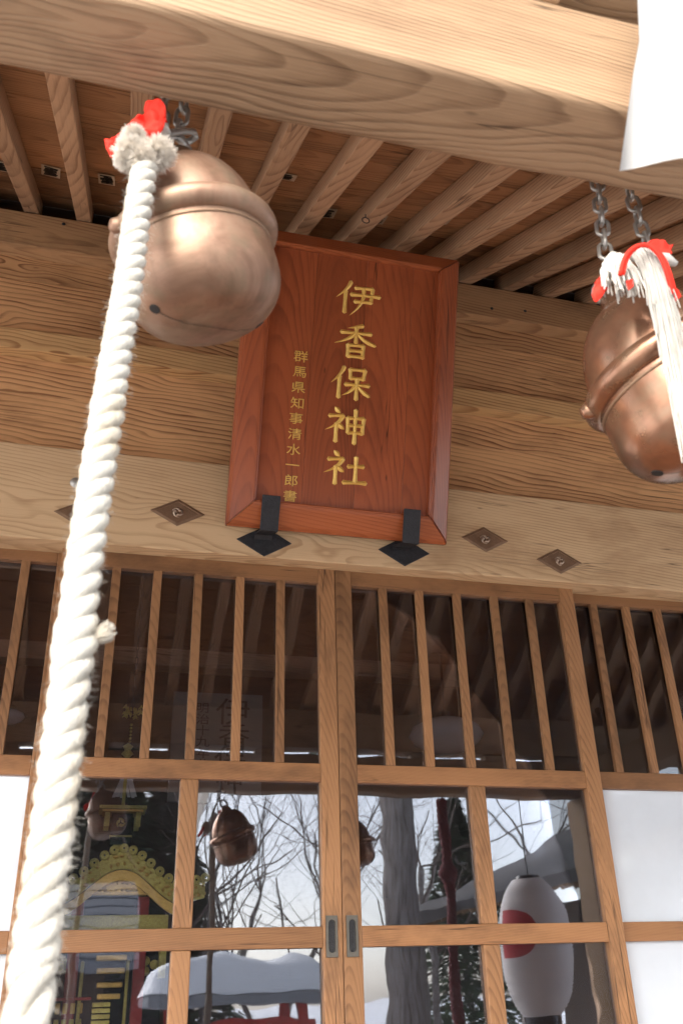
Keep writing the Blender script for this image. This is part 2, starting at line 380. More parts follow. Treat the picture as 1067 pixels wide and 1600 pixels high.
# --- sliding doors and fixed side screens
def leaf(name, x0, x1, Y, bars, muntin, stl, str_, frosted=False, handle=None, label=None):
    lf = bpy.data.objects.new(name, None); COL.objects.link(lf); lf.parent = hall; lf.location = rel(hall, (x0, Y, FLOOR)); lf.empty_display_size = .05
    if label: lf['label'] = label
    T = .036; zt = zr(.4585, YN)+.05
    zA, zB, zC, zD, zE = (zr(v, Y) for v in (.430, .2115, .1915, .0455, .0255))
    zF, zG, zH = FLOOR+.36, FLOOR+.29, FLOOR+.1
    b = lambda n, mt, lo, hi, bv=.003: box(n, mt, lf, lo, hi, bv)
    b('stile', M['door_z'], (x0, Y, FLOOR), (x0+stl, Y+T, zt)); b('stile', M['door_z'], (x1-str_, Y, FLOOR), (x1, Y+T, zt))
    xi, xo = x0+stl, x1-str_
    for lo_, hi_ in ((zA, zt), (zB-(zB-zC), zB), (zE, zD), (zG, zF), (FLOOR, zH)):
        b('rail', M['door_x'], (xi, Y+.002, lo_), (xo, Y+T-.002, hi_))
    for xb in bars: b('lattice_bar', M['door_z'], (xb-.0155, Y+.001, zB), (xb+.0155, Y+.021, zA), .002)
    if muntin:
        for lo_, hi_ in ((zD, zC), (zF, zE)): b('muntin', M['door_z'], (muntin-.030, Y+.004, lo_), (muntin+.030, Y+T-.003, hi_), .005)
    def pane(xa, xb, za, zb, mt, nm):
        o = box(nm, mt, lf, (xa-.002, Y+.026, za-.002), (xb+.002, Y+.029, zb+.002), 0); o.rotation_euler.x = -.016 if mt is M['glass'] else 0
    pane(xi, xo, zB, zA, M['glass'], 'glass_pane')
    mt, nm = (M['frost'], 'frosted_pane') if frosted else (M['glass'], 'glass_pane')
    spans = ((xi, muntin-.03), (muntin+.03, xo)) if muntin else ((xi, xo),)
    for xa, xb in spans:
        pane(xa, xb, zD, zC, mt, nm); pane(xa, xb, zF, zE, mt, nm)
    b('bottom_panel', M['door_x'], (xi, Y+.012, zH), (xo, Y+.02, zG), .001)
    if handle:
        hz0, hz1 = zr(.0165, Y), zr(.0555, Y); hx = handle
        def pill(w, h, n=8):
            pts = []
            for i in range(n+1): a = math.pi*i/n; pts.append((math.cos(a)*w, h-w+math.sin(a)*w))
            for i in range(n+1): a = math.pi+math.pi*i/n; pts.append((math.cos(a)*w, -h+w+math.sin(a)*w))
            return pts
        hh = (hz1-hz0)/2
        # plate with a sunk finger well: rim ring + floor
        bm = bmesh.new(); n = 18
        o_ = [(-.019, -hh), (.019, -hh), (.019, hh), (-.019, hh)]
        inn = pill(.0115, hh-.012)
        ov = []
        for (u, v) in inn:                       # outer ring follows the plate's rectangle
            s = max(abs(u)/.019, abs(v)/hh); ov.append((u/s, v/s))
        A = [bm.verts.new((u, -.007, v)) for u, v in ov]; Bv = [bm.verts.new((u, -.007, v)) for u, v in inn]; Cv = [bm.verts.new((u*.9, -.0008, v*.98)) for u, v in inn]
        E_ = [bm.verts.new((u*1.04, .001, v*1.01)) for u, v in ov]
        k = len(A)
        for i in range(k):
            j = (i+1) % k
            bm.faces.new((A[i], A[j], Bv[j], Bv[i])); bm.faces.new((Bv[i], Bv[j], Cv[j], Cv[i])); bm.faces.new((E_[i], E_[j], A[j], A[i]))
        f_ = bm.faces.new(Cv); bmesh.ops.recalc_face_normals(bm, faces=bm.faces[:]); f_.material_index = 1
        me = to_mesh(bm); me.materials.append(M['pull']); me.materials.append(M['iron'])
        link('door_pull', me, None, lf, rel(hall, (hx, Y-.0005, (hz0+hz1)/2)) - lf.location)
    return lf
xm = pix(522.5, 880, D).x; x0 = pix(100, 845, D).x; x2 = pix(892, 910, D).x
bl = [pix(q, 1100, D).x for q in (163, 232, 301, 370.5, 438)]
br = [pix(q, 1100, D).x for q in (607, 667, 729, 790, 848)]
leaf('sliding_door', x0, xm-.001, D, bl, pix(293, 1300, D).x, .062, .064, handle=pix(518, 1460, D).x)
leaf('sliding_door', xm+.001, x2, D, br, pix(753, 1300, D).x, .064, .062, handle=pix(550, 1460, D).x)
YS = D+.042
sp = (br[-1]-br[0])/4
xs0 = x2-.035; rb = [pix(q, 1100, YS).x for q in (952, 1005, 1056)]
st = rb[1]-rb[0]; rb += [rb[-1]+st*(i+1) for i in range(3)]
leaf('side_screen', xs0, rb[-1]+st+.05, YS, rb, None, .05, .06, True)
lb0 = pix(22, 1010, YS).x; lb = [lb0-st*i for i in range(5)]
leaf('side_screen', lb[-1]-st-.03, x0+.035, YS, lb, None, .06, .05, True)
for xa, xb in ((rb[-1]+st+.052, XR), (XL, lb[-1]-st-.032)):
    box('wall_boarding', M['door_x'], hall, (xa, D+.03, FLOOR), (xb, D+.07, zr(.4585, YN)+.02), .003)
# --- lozenge bronze plates with a three-comma crest
def lozenge(px, py):
    p = pix(px, py, YN-.001); hw, hh = .101, .056
    bm = bmesh.new()
    rings = [(1, 0), (1, .002), (.80, .0045), (.78, .003), (.72, .003)]
    vv = []
    for s, h in rings: vv.append([bm.verts.new((sx*hw*s, -h, sz*hh*s)) for sx, sz in ((-1, 0), (0, -1), (1, 0), (0, 1))])
    for a, b in zip(vv, vv[1:]):
        for i in range(4): bm.faces.new((a[i], a[(i+1) % 4], b[(i+1) % 4], b[i]))
    bm.faces.new(vv[-1])
    bmesh.ops.recalc_face_normals(bm, faces=bm.faces[:])
    me = to_mesh(bm); me.materials.append(M['ornament']); me.materials.append(M['orn_hi'])
    bm = bmesh.new(); bm.from_mesh(me)
    nf = len(bm.faces)
    for k in range(3):                                        # commas
        a0 = 2*math.pi*k/3 + .4; pts, rad = [], []
        for i in range(9):
            t = i/8; a = a0 + t*2.5; r = .0085 + .0125*t
            pts.append((math.cos(a)*r, -.004, math.sin(a)*r)); rad.append(.0068*(1-t)**.8 + .0012)
        tube(bm, pts, rad, 6)
    bmesh.ops.create_circle
    bm.faces.ensure_lookup_table()
    for f in bm.faces[nf:]: f.material_index = 1; f.smooth = True
    bm.to_mesh(me); bm.free()
    o = link('lozenge_ornament', me, None, lint, rel(hall, p) - lint.location)
for px, py in ((130, 803), (278, 801), (757, 843), (873, 877)): lozenge(px, py)
p = pix(119, 754, YN-.002); o = link('nail_cover', to_mesh(lathe([(0, .012), (.012, .010), (.018, .004), (.021, 0)], 20)), M['dsteel'], lint, rel(hall, p)-lint.location, True); o.rotation_euler = (R(90), 0, 0)

# ================================================================== PORCH BEAM AND COLUMNS
HB = 1.05                                       # underside of the beam above the eye
BY0, BY1 = .824/1.2*HB, .983/1.2*HB
def porch_beam():
    L0, L1 = -1.75, 3.3; nx = 120
    prof = []                                   # closed section (y, z), rounded arrises
    y0, y1, z0, z1 = BY0, BY1, 0, .215
    for cx_, cz_, a0, r in ((y0, z0, 180, .012), (y1, z0, 270, .022), (y1, z1, 0, .02), (y0, z1, 90, .02)):
        sx = 1 if cx_ == y0 else -1; sz = 1 if cz_ == z0 else -1
        for i in range(5):
            a = R(a0 + 90*i/4); prof.append((cx_+sx*r + math.cos(a)*r, cz_+sz*r + math.sin(a)*r))
    # extra points on the long sides so they can undulate
    full = []
    for i, a in enumerate(prof):
        b = prof[(i+1) % len(prof)]; full.append(a)
        d = math.hypot(b[0]-a[0], b[1]-a[1])
        if d > .05:
            for k in range(1, 5): full.append((a[0]+(b[0]-a[0])*k/5, a[1]+(b[1]-a[1])*k/5))
    bm = bmesh.new(); rings = []
    for i in range(nx+1):
        x = L0+(L1-L0)*i/nx; ring = []
        for y, z in full:
            dz = .004*noise.noise((x*3.1, y*4, z*4)) + .003*noise.noise((x*9, y*7, z*7))
            dy = .005*noise.noise((x*2.7, 9+y*3, z*5))
            ring.append(bm.verts.new((x-.8, y+dy-.79, z+dz)))
        rings.append(ring)
    n = len(full)
    for a, b in zip(rings, rings[1:]):
        for j in range(n): bm.faces.new((a[j], b[j], b[(j+1) % n], a[(j+1) % n]))
    bm.faces.new(rings[0]); bm.faces.new(rings[-1][::-1]); bmesh.ops.recalc_face_normals(bm, faces=bm.faces[:])
    return link('porch_beam', to_mesh(bm), M['beam_x'], hall, rel(hall, (.8, .79, EYE+HB)), True)
porch_beam()
for x in (-1.55, 3.12): box('porch_column', M['post'], hall, (x-.12, .67, 0.02), (x+.12, .91, EYE+1.045), .02)
# tie beams from the column heads back to the hall
for x in (-1.55, 3.12): box('tie_beam', M['post'], hall, (x-.07, .915, EYE+HB+.02), (x+.07, YN-.01, EYE+HB+.2), .01)

# ================================================================== PLAQUE
PB = pix(350, 820, 2.95); PBR = pix(697, 850, 2.95); wpl = PBR.x-PB.x
a = ray(394, 352); b = ray(722.5, 405); YT = wpl/((b.x/b.y)-(a.x/a.y)); PT = pix(722.5, 405, YT)
V_ = Vector((0, PT.y-PBR.y, PT.z-PBR.z)); hpl = V_.length; V_.normalize()
U_ = Vector((1, 0, 0)); W_ = Vector((0, -V_.z, V_.y)); W_ = W_ if W_.y < 0 else -W_      # outward (towards the viewer)
PO = Vector(((PB.x+PT.x-wpl)/2, 2.95, (PB.z+PBR.z)/2))
plq = thing('name_plaque', PO, 'large red lacquered wooden plaque with gold carved characters above the doors', 'plaque')
plq.matrix_world = Matrix(((U_.x, -W_.x, V_.x, PO.x), (U_.y, -W_.y, V_.y, PO.y), (U_.z, -W_.z, V_.z, PO.z), (0, 0, 0, 1)))
# local frame: x = right, y = into the wall, z = up along the plaque; face towards -y
FW = .098
def member(name, mat, quad):
    """mitred moulding: quad = outer a, outer b, inner b, inner a in (x, z)"""
    prof = [(0, .05), (0, .018), (.12, -.002), (.80, -.036), (.93, -.040), (1.0, -.034), (1.0, .01)]   # (0 outer .. 1 inner, y)
    bm = bmesh.new(); oa, ob, ib, ia = (Vector((q[0], 0, q[1])) for q in quad)
    A, B_ = [], []
    for t, y in prof:
        A.append(bm.verts.new(oa.lerp(ia, t)+Vector((0, y, 0)))); B_.append(bm.verts.new(ob.lerp(ib, t)+Vector((0, y, 0))))
    for i in range(len(prof)-1): bm.faces.new((A[i], A[i+1], B_[i+1], B_[i]))
    bm.faces.new(A); bm.faces.new(B_[::-1]); bm.faces.new((A[0], B_[0], B_[-1], A[-1]))
    bmesh.ops.recalc_face_normals(bm, faces=bm.faces[:])
    bmesh.ops.bevel(bm, geom=[e for e in bm.edges if len(e.link_faces) == 2 and e.calc_face_angle() > .5], offset=.0035, segments=2, affect='EDGES')
    c = sum((Vector((q[0], 0, q[1])) for q in quad), Vector())/4
    bmesh.ops.translate(bm, verts=bm.verts, vec=-c)
    o = link(name, to_mesh(bm), mat, plq, c); return o
g = .0012
member('frame_rail', M['red_x'], ((0, 0), (wpl, 0), (wpl-FW-g, FW), (FW+g, FW)))
member('frame_rail', M['red_x'], ((wpl, hpl), (0, hpl), (FW+g, hpl-FW*.8), (wpl-FW-g, hpl-FW*.8)))
member('frame_stile', M['red_z'], ((0, hpl-g), (0, g), (FW-g, FW+g), (FW-g, hpl-FW*.8-g)))
member('frame_stile', M['red_z'], ((wpl, g), (wpl, hpl-g), (wpl-FW+g, hpl-FW*.8-g), (wpl-FW+g, FW+g)))
# panel of four upright boards, hairline joints
pan = bpy.data.objects.new('panel', None); COL.objects.link(pan); pan.parent = plq; pan.empty_display_size = .05
xs = [FW-.004, .27, .47, .66, wpl-FW+.004]
for xa, xb in zip(xs, xs[1:]):
    bm = bmesh.new(); bmesh.ops.create_cube(bm, size=1); bmesh.ops.scale(bm, vec=(xb-xa-.0008, .02, hpl-FW*1.8+.008), verts=bm.verts)
    bmesh.ops.bevel(bm, geom=bm.edges[:], offset=.0006, segments=1, affect='EDGES')
    link('panel_board', to_mesh(bm), M['red_z'], pan, ((xa+xb)/2, 0, hpl/2+FW*.1))
SURF = -.0105
def onplq(px, py):
    d = ray(px, py); n = plq.matrix_world.to_3x3() @ Vector((0, 1, 0))
    q = plq.matrix_world @ Vector((0, SURF, 0)); t = (q-Vector((0, 0, EYE))).dot(n)/d.dot(n)
    l = plq.matrix_world.inverted() @ (Vector((0, 0, EYE))+d*t); return l.x, l.z
# --- brush strokes: (points, kind) on a 100 x 100 grid, y down. kind: h level, v upright, f falling (tapers), d dot
P_ren = [([(31, 4), (22, 26), (4, 50)], 'f'), ([(20, 33), (20, 98)], 'v')]
P_shi = [([(20, 2), (30, 13)], 'd'), ([(5, 26), (41, 22)], 'h'), ([(41, 22), (26, 46), (2, 64)], 'f'), ([(24, 46), (24, 99)], 'v'), ([(29, 48), (42, 59)], 'd')]
CH = {
 'i': P_ren+[([(42, 20), (82, 17)], 'h'), ([(82, 17), (79, 60)], 'v'), ([(33, 41), (99, 38)], 'h'), ([(42, 61), (80, 58)], 'h'), ([(61, 19), (58, 60), (36, 99)], 'f')],
 'ka': [([(66, 2), (34, 12)], 'f'), ([(12, 27), (88, 24)], 'h'), ([(50, 9), (50, 55)], 'v'), ([(47, 27), (30, 45), (3, 60)], 'f'), ([(53, 27), (70, 44), (99, 57)], 'r'),
        ([(31, 63), (32, 99)], 'v'), ([(31, 64), (70, 62)], 'h'), ([(70, 62), (69, 99)], 'v'), ([(34, 80), (68, 79)], 'h'), ([(33, 97), (69, 96)], 'h')],
 'ho': P_ren+[([(47, 9), (49, 38)], 'v'), ([(47, 10), (86, 8)], 'h'), ([(86, 8), (82, 37)], 'v'), ([(49, 36), (82, 35)], 'h'), ([(36, 56), (98, 53)], 'h'), ([(66, 38), (66, 99)], 'v'), ([(63, 57), (51, 74), (34, 87)], 'f'), ([(69, 57), (80, 71), (99, 85)], 'r')],
 'jin': P_shi+[([(53, 26), (55, 70)], 'v'), ([(53, 27), (95, 25)], 'h'), ([(95, 25), (92, 70)], 'v'), ([(55, 48), (92, 47)], 'h'), ([(55, 69), (92, 68)], 'h'), ([(73, 2), (73, 100)], 'v')],
 'ja': P_shi+[([(54, 43), (92, 40)], 'h'), ([(73, 13), (73, 90)], 'v'), ([(44, 92), (100, 89)], 'h')],
}
def brush(bm, strokes, w, h, depth, width):
    for pts, kind in strokes:
        P = [Vector(((q[0]/100-.5)*w, 0, (.5-q[1]/100)*h)) for q in pts]
        if len(P) == 3:                                     # smooth quadratic through the middle point
            a, b, c = P; b2 = b*2-(a+c)/2
            P = [a*(1-t)**2+b2*2*t*(1-t)+c*t*t for t in [i/8 for i in range(9)]]
        else: P = [P[0].lerp(P[1], i/5) for i in range(6)]
        n = len(P); L, C_, R_ = [], [], []
        for i, q in enumerate(P):
            t = i/(n-1); tg = (P[min(i+1, n-1)]-P[max(i-1, 0)]).normalized(); s = Vector((-tg.z, 0, tg.x))
            if kind == 'f': k = 1.15-.85*t**1.4
            elif kind == 'r': k = .55+.85*t if t < .85 else 1.0
            elif kind == 'd': k = .6+.7*math.sin(math.pi*min(1, t*.8+.1))
            elif kind == 'h': k = .80+.42*(2*t-1)**2
            else: k = .95+.28*(2*t-1)**2
            hw = width*k/2
            L.append(bm.verts.new(q+s*hw)); R_.append(bm.verts.new(q-s*hw)); C_.append(bm.verts.new(q+Vector((0, -depth*min(1, k), 0))))
        e0 = bm.verts.new(P[0]-(P[1]-P[0]).normalized()*width*.42); e1 = bm.verts.new(P[-1]+(P[-1]-P[-2]).normalized()*width*(.42 if kind != 'f' else .9))
        for i in range(n-1):
            bm.faces.new((L[i], C_[i], C_[i+1], L[i+1])); bm.faces.new((C_[i], R_[i], R_[i+1], C_[i+1]))
        bm.faces.new((e0, C_[0], L[0])); bm.faces.new((e0, R_[0], C_[0])); bm.faces.new((e1, L[-1], C_[-1])); bm.faces.new((e1, C_[-1], R_[-1]))
    bmesh.ops.recalc_face_normals(bm, faces=bm.faces[:])
def put_char(key, px, py, wpx, hpx, width, depth):
    x, z = onplq(px, py); xa, _ = onplq(px-wpx/2, py); xb, _ = onplq(px+wpx/2, py); _, za = onplq(px, py+hpx/2); _, zb = onplq(px, py-hpx/2)
    bm = bmesh.new(); brush(bm, CH[key], xb-xa, zb-za, depth, width)
    link('carved_character', to_mesh(bm), M['gold'], pan, (x, SURF+.0006, z))
for key, px, py, wp, hp in (('i', 560, 466, 68, 52), ('ka', 556, 533, 62, 52), ('ho', 548, 598, 60, 52), ('jin', 541, 665, 60, 54), ('ja', 541, 732, 64, 52)):
    put_char(key, px, py, wp, hp, .0155, .007)
# small column: plain glyph outlines, thickened
def glyph(ch, size, extr):
    cu = bpy.data.curves.new('t', 'FONT'); cu.body = ch; cu.size = size; cu.align_x = 'CENTER'; cu.align_y = 'CENTER'; cu.extrude = extr; cu.offset = 0
    o = bpy.data.objects.new('t', cu); COL.objects.link(o)
    dg = bpy.context.evaluated_depsgraph_get(); me = bpy.data.meshes.new_from_object(o.evaluated_get(dg))
    bpy.data.objects.remove(o); bpy.data.curves.remove(cu)
    xs_ = [v.co.x for v in me.vertices] or [0]; ys_ = [v.co.y for v in me.vertices] or [0]
    c = Vector(((min(xs_)+max(xs_))/2, (min(ys_)+max(ys_))/2, 0))
    for v in me.vertices: v.co -= c
    return me
small = '群馬県知事清水一郎書'
for i, ch in enumerate(small):
    t = i/9; px, py = 470-17*t, 557+218*t
    x, z = onplq(px, py); xa, _ = onplq(px-11, py); xb, _ = onplq(px+11, py)
    me = glyph(ch, (xb-xa)*1.05, .0025)
    o = link('carved_character', me, M['gold'], pan, (x, SURF-.0015, z)); o.rotation_euler = (R(90), 0, R(0)); o.scale = (1, .82, 1)

# --- black iron brackets that carry the plaque
def bracket(px_top, py_top, px_d, py_d, label):
    pd = pix(px_d, py_d, YN-.003)
    x = pix(px_top, py_top+30, 2.90).x
    t = thing('plaque_bracket', (x, YN, pd.z), label, 'bracket', 'iron brackets under the plaque')
    bm = bmesh.new(); vs = [bm.verts.new((sx*.105, 0, sz*.062)) for sx, sz in ((-1, 0), (0, -1), (1, 0), (0, 1))]
    f = bm.faces.new(vs); r = bmesh.ops.extrude_face_region(bm, geom=[f]); bmesh.ops.translate(bm, vec=(0, -.006, 0), verts=[v for v in r['geom'] if isinstance(v, bmesh.types.BMVert)])
    bmesh.ops.recalc_face_normals(bm, faces=bm.faces[:]); bmesh.ops.bevel(bm, geom=bm.edges[:], offset=.0015, segments=1, affect='EDGES')
    link('lozenge_plate', to_mesh(bm), M['iron'], t, (pd.x-x, -.0005, 0))
    # strap: out from the plate, under the frame, up in front of it
    hw = .0335; th = .005
    mw = plq.matrix_world
    fr = mw @ Vector((0, -.052, .115)); fb = mw @ Vector((0, -.05, -.012)); bk = mw @ Vector((0, .055, -.014))
    path = [(fr.y, fr.z), (fb.y, fb.z), (bk.y, bk.z), (YN-.006, pd.z+.008)]
    bm = bmesh.new(); rows = []
    for i, (y, z) in enumerate(path):
        q = Vector((y, z)); a_ = Vector(path[max(i-1, 0)]); c_ = Vector(path[min(i+1, len(path)-1)])
        tg = (c_-a_).normalized(); nn = Vector((tg.y, -tg.x))
        for_ = [q, q+nn*th]
        rows.append([bm.verts.new((sx*hw, for_[k].x-YN, for_[k].y-pd.z)) for k in (0, 1) for sx in (-1, 1)])
    for r0, r1 in zip(rows, rows[1:]):
        for i, j in ((0, 1), (1, 3), (3, 2), (2, 0)): bm.faces.new((r0[i], r0[j], r1[j], r1[i]))
    bm.faces.new([rows[0][k] for k in (0, 2, 3, 1)]); bm.faces.new([rows[-1][k] for k in (0, 1, 3, 2)])
    bmesh.ops.recalc_face_normals(bm, faces=bm.faces[:]); bmesh.ops.bevel(bm, geom=bm.edges[:], offset=.0012, segments=1, affect='EDGES')
    link('strap', to_mesh(bm), M['iron'], t)
bracket(421, 780, 413, 846, 'black iron bracket under the left half of the red plaque')
bracket(641, 802, 631, 862, 'black iron bracket under the right corner of the red plaque')

# ================================================================== VOTIVE STICKERS on the ceiling boards
def onceil(px, py, h=.0755):
    d = ray(px, py); nrm = Vector((0, -math.sin(ANG), math.cos(ANG))); q = Vector((0, YU, ZU+.004)) + nrm*h
    t = (q-Vector((0, 0, EYE))).dot(nrm)/d.dot(nrm); return Vector((0, 0, EYE))+d*t
def sticker(px, py, w_, h_, label, rz=0.):
    p = onceil(px, py, .0745)
    w_ *= 1.4; h_ *= 1.4
    o = thing('paper_sticker', p, label, 'sticker', 'votive stickers on the porch ceiling')
    o.rotation_euler = (ANG+math.pi, 0, rz)
    bm = bmesh.new(); bmesh.ops.create_cube(bm, size=1); bmesh.ops.scale(bm, vec=(w_, h_, .0008), verts=bm.verts)
    link('paper', to_mesh(bm), M['oldpaper'], o)
    rg = random.Random(int(px*7+py)); bm = bmesh.new()          # writing too small to read in the photo: thick ragged ink bars only
    n = 7
    for i in range(n):
        y = h_*(.42-.84*(i+.5)/n); a0 = -w_*rg.uniform(.34, .43); a1 = w_*rg.uniform(.30, .43); th = h_/n*rg.uniform(.36, .50); sk = h_*rg.uniform(-.03, .03)
        if i % 3 == 1: a0 += w_*rg.uniform(.0, .2)
        bm.faces.new([bm.verts.new(q) for q in ((a0, y-th+sk, 0), (a1, y-th*.8-sk, 0), (a1*.96, y+th*.9-sk, 0), (a0*.95, y+th+sk, 0))])
    bm.faces.new([bm.verts.new(q) for q in ((-w_*.06, -h_*.40, .00012), (w_*.10, -h_*.40, .00012), (w_*.12, h_*.38, .00012), (-w_*.04, h_*.40, .00012))])
    bmesh.ops.solidify(bm, geom=bm.faces[:], thickness=.0002)
    link('ink_marks', to_mesh(bm), M['ink'], o, (0, 0, .0008))
for a_ in ((80, 268, .05, .095, 'white paper sticker between the two leftmost full rafters', .1),
           (167, 281, .045, .09, 'narrow white sticker beside the upper left of the left bell', 0),
           (440, 275, .075, .05, 'small square sticker on ceiling just right of the left bell', 0),
           (508, 333, .06, .095, 'dark lettered sticker above the plaque, leftmost of the three there', -.1),
           (586, 343, .06, .09, 'sticker beside the small iron ring above the plaque', -.1),
           (690, 342, .055, .11, 'white bordered sticker above the right top corner of plaque', -.1),
           (826, 388, .05, .09, 'half hidden sticker between rafters right of the plaque', 0),
           (2, 260, .05, .09, 'sticker cut by the left edge beside a rafter', 0)): sticker(*a_)
# little iron ring hanging under a rafter
p = onceil(571, 338, -.004); bm = bmesh.new()
tube(bm, [(math.cos(2*math.pi*i/16)*.014, 0, math.sin(2*math.pi*i/16)*.014-.02) for i in range(17)], .0018, 6, False); tube(bm, [(0, 0, -.006), (0, 0, .01)], .002, 6)
tag(link('iron_ring', to_mesh(bm), M['iron'], None, p, True), 'small iron ring screwed into a rafter above the plaque', 'ring')

# ================================================================== BELLS
def bell(loc, tilt, lean, mat, label, rz=0, s=1.0):
    t = thing('suzu_bell', loc, label, 'bell', 'round bells hanging from the porch beam')
    Rb, Rr = .105*s, .1155*s
    prof = [(0, .136)]
    for i in range(1, 13):
        a = R(90-90*i/12); prof.append((Rb*.955*math.cos(a)**.92 if i < 12 else Rb*.955, .012+.124*math.sin(a)))
    bm = lathe([(r, z*s) for r, z in prof], 56); link('upper_bowl', to_mesh(bm), mat, t, smooth=True)
    prof = [(Rb*.985, .012), (Rb, -.02)]
    prof += [(Rb*(1+.035*math.sin(math.pi*.5*i/5)), -.02-.045*i/5) for i in range(1, 6)]
    for i in range(1, 13):
        a = R(90*i/12); prof.append((Rb*(.40+.635*math.cos(a)) if i < 12 else Rb*.40, -.065-.062*math.sin(a)))
    prof += [(Rb*.2, -.1285), (0, -.129)]
    bm = lathe([(r, z*s) for r, z in prof], 56); link('lower_bowl', to_mesh(bm), mat, t, smooth=True)
    pr = []
    for i in range(17):
        a = R(-90+180*i/16); pr.append((Rb*.955+.019*s*math.cos(a), .008*s+.018*s*math.sin(a)))
    bd = link('equator_band', to_mesh(lathe(pr, 64)), mat, t, smooth=True)
    link('solder_seam', to_mesh(lathe([(Rb*.99, -.019*s), (Rb*1.018, -.0185*s), (Rb*1.015, -.0155*s), (Rb*.99, -.0145*s)], 64)), M['ornament'], t, smooth=True)
    # neck and loop on top
    link('neck', to_mesh(lathe([(.030*s, .126*s), (.026*s, .138*s), (.021*s, .142*s), (.019*s, .156*s), (.0, .157*s)], 24)), mat, t, smooth=True)
    bm = bmesh.new(); tube(bm, [(math.cos(R(-40+260*i/18))*.02*s, 0, .166*s+math.sin(R(-40+260*i/18))*.018*s) for i in range(19)], .0048*s, 8); link('loop', to_mesh(bm), M['dsteel'], t, smooth=True)
    # rivet lugs where the two halves of the band meet
    for sg in (-1, 1):
        o = link('band_lug', to_mesh(lathe([(0, .010*s), (.008*s, .008*s), (.012*s, 0), (.012*s, -.006*s)], 14)), mat, t, (sg*(Rr+.002), 0, .006*s), True); o.rotation_euler = (0, sg*R(90), 0)
    # mouth: slit across the bottom ending in two round holes
    def under(x):
        r = abs(x)/Rb
        if r < .40: return -.1295*s
        c = min(1, (r-.40)/.635); return (-.065-.062*math.sqrt(max(0, 1-c*c)))*s
    bm = bmesh.new(); X = .082*s; prev = None
    for i in range(25):
        x = -X+2*X*i/24; z = under(x)-.0006; row = [bm.verts.new((x, -.0006, z)), bm.verts.new((x, .0006, z))]
        if prev: bm.faces.new((prev[0], prev[1], row[1], row[0]))
        prev = row
    link('mouth_slit', to_mesh(bm), M['ink'], t)
    for sg in (-1, 1):
        x = sg*X; z = under(x); z2 = under(x*1.03); nn = Vector((z-z2, 0, -(x-x*1.03)*1)); nn = Vector((-(z2-z), 0, x*.03)); nn = nn if nn.z < 0 else -nn; nn.normalize()
        bm = lathe([(0, .0012), (.0075*s, .0008), (.0078*s, -.003)], 16); o = link('mouth_hole', to_mesh(bm), M['ink'], t, (x, 0, z)); o.rotation_euler = nn.to_track_quat('Z', 'Y').to_euler()
    t.rotation_euler = (lean, tilt, rz)
    return t
YBELL = .945
B1 = pix(306, 384, YBELL); B2 = pix(1044, 594, YBELL); B3 = Vector((B2.x+(B2.x-B1.x)*1.0, YBELL, B2.z-.03))
bell(B1, R(-15), R(3), M['bell'], 'dull copper bell at upper left behind the thick white rope', R(20), .965)
bell(B2, R(-20), R(4), M['bell2'], 'shiny brown bell at the right edge hung on two steel chains', R(-25), 1.1)
bell(B3, R(-10), R(0), M['bell2'], 'third bell of the row, right of the shiny brown bell', R(15))
# --- chains
def link_mesh(L=.034, w=.0092, r=.0032):
    bm = bmesh.new(); pts = []
    h = L/2-w
    for i in range(9): a = math.pi*i/8; pts.append((math.cos(a)*w, 0, h+math.sin(a)*w))
    for i in range(9): a = math.pi+math.pi*i/8; pts.append((math.cos(a)*w, 0, -h+math.sin(a)*w))
    pts.append(pts[0]); tube(bm, pts, r, 7, False); return to_mesh(bm)
LK = link_mesh()
def chain(top, bot, label, mat=None):
    top, bot = Vector(top), Vector(bot); t = thing('hanging_chain', top, label, 'chain', 'steel chains holding the bells')
    d = bot-top; L = d.length; n = max(2, round(L/.0275)); q = (-d).to_track_quat('Z', 'X')
    for i in range(n):
        o = link('chain_link', LK, mat or M['steel'], t, d*((i+.5)/n), True)
        o.rotation_mode = 'QUATERNION'; o.rotation_quaternion = q @ Matrix.Rotation(R(45+90*(i % 2)), 4, 'Z').to_quaternion()
    # screw eye in the back of the beam
    bm = bmesh.new(); tube(bm, [(0, math.cos(R(a_))*.013, math.sin(R(a_))*.013+.008) for a_ in range(-60, 271, 22)], .0035, 7); tube(bm, [(0, -.013, .008), (0, BY1-top.y-.004, .008)], .0035, 7)
    link('screw_eye', to_mesh(bm), M['dsteel'], t, smooth=True)
def bell_top(B, tilt, z=.17): return B + Vector((math.sin(tilt)*z, 0, math.cos(tilt)*z))
t1 = bell_top(B1, R(-15)); t2 = bell_top(B2, R(-20))
chain(pix(264, 128, YBELL-.02), t1+Vector((-.02, -.01, .005)), 'short chain above the left bell, nearer the red cloth', M['dsteel'])
chain(pix(293, 128, YBELL-.02), t1+Vector((.008, 0, .005)), 'short chain above the left bell, farther from the red cloth', M['dsteel'])
chain(pix(930, 262, YBELL-.02), pix(946, 402, YBELL-.03), 'left steel chain of the shiny right bell')
chain(pix(974, 272, YBELL-.02), pix(1012, 388, YBELL-.03), 'right steel chain of the shiny right bell')
t3 = bell_top(B3, R(-10))
chain(t3+Vector((-.02, -.02, .20)), t3+Vector((-.012, 0, 0)), 'left chain of the third bell'); chain(t3+Vector((.03, -.02, .20)), t3+Vector((.012, 0, 0)), 'right chain of the third bell')

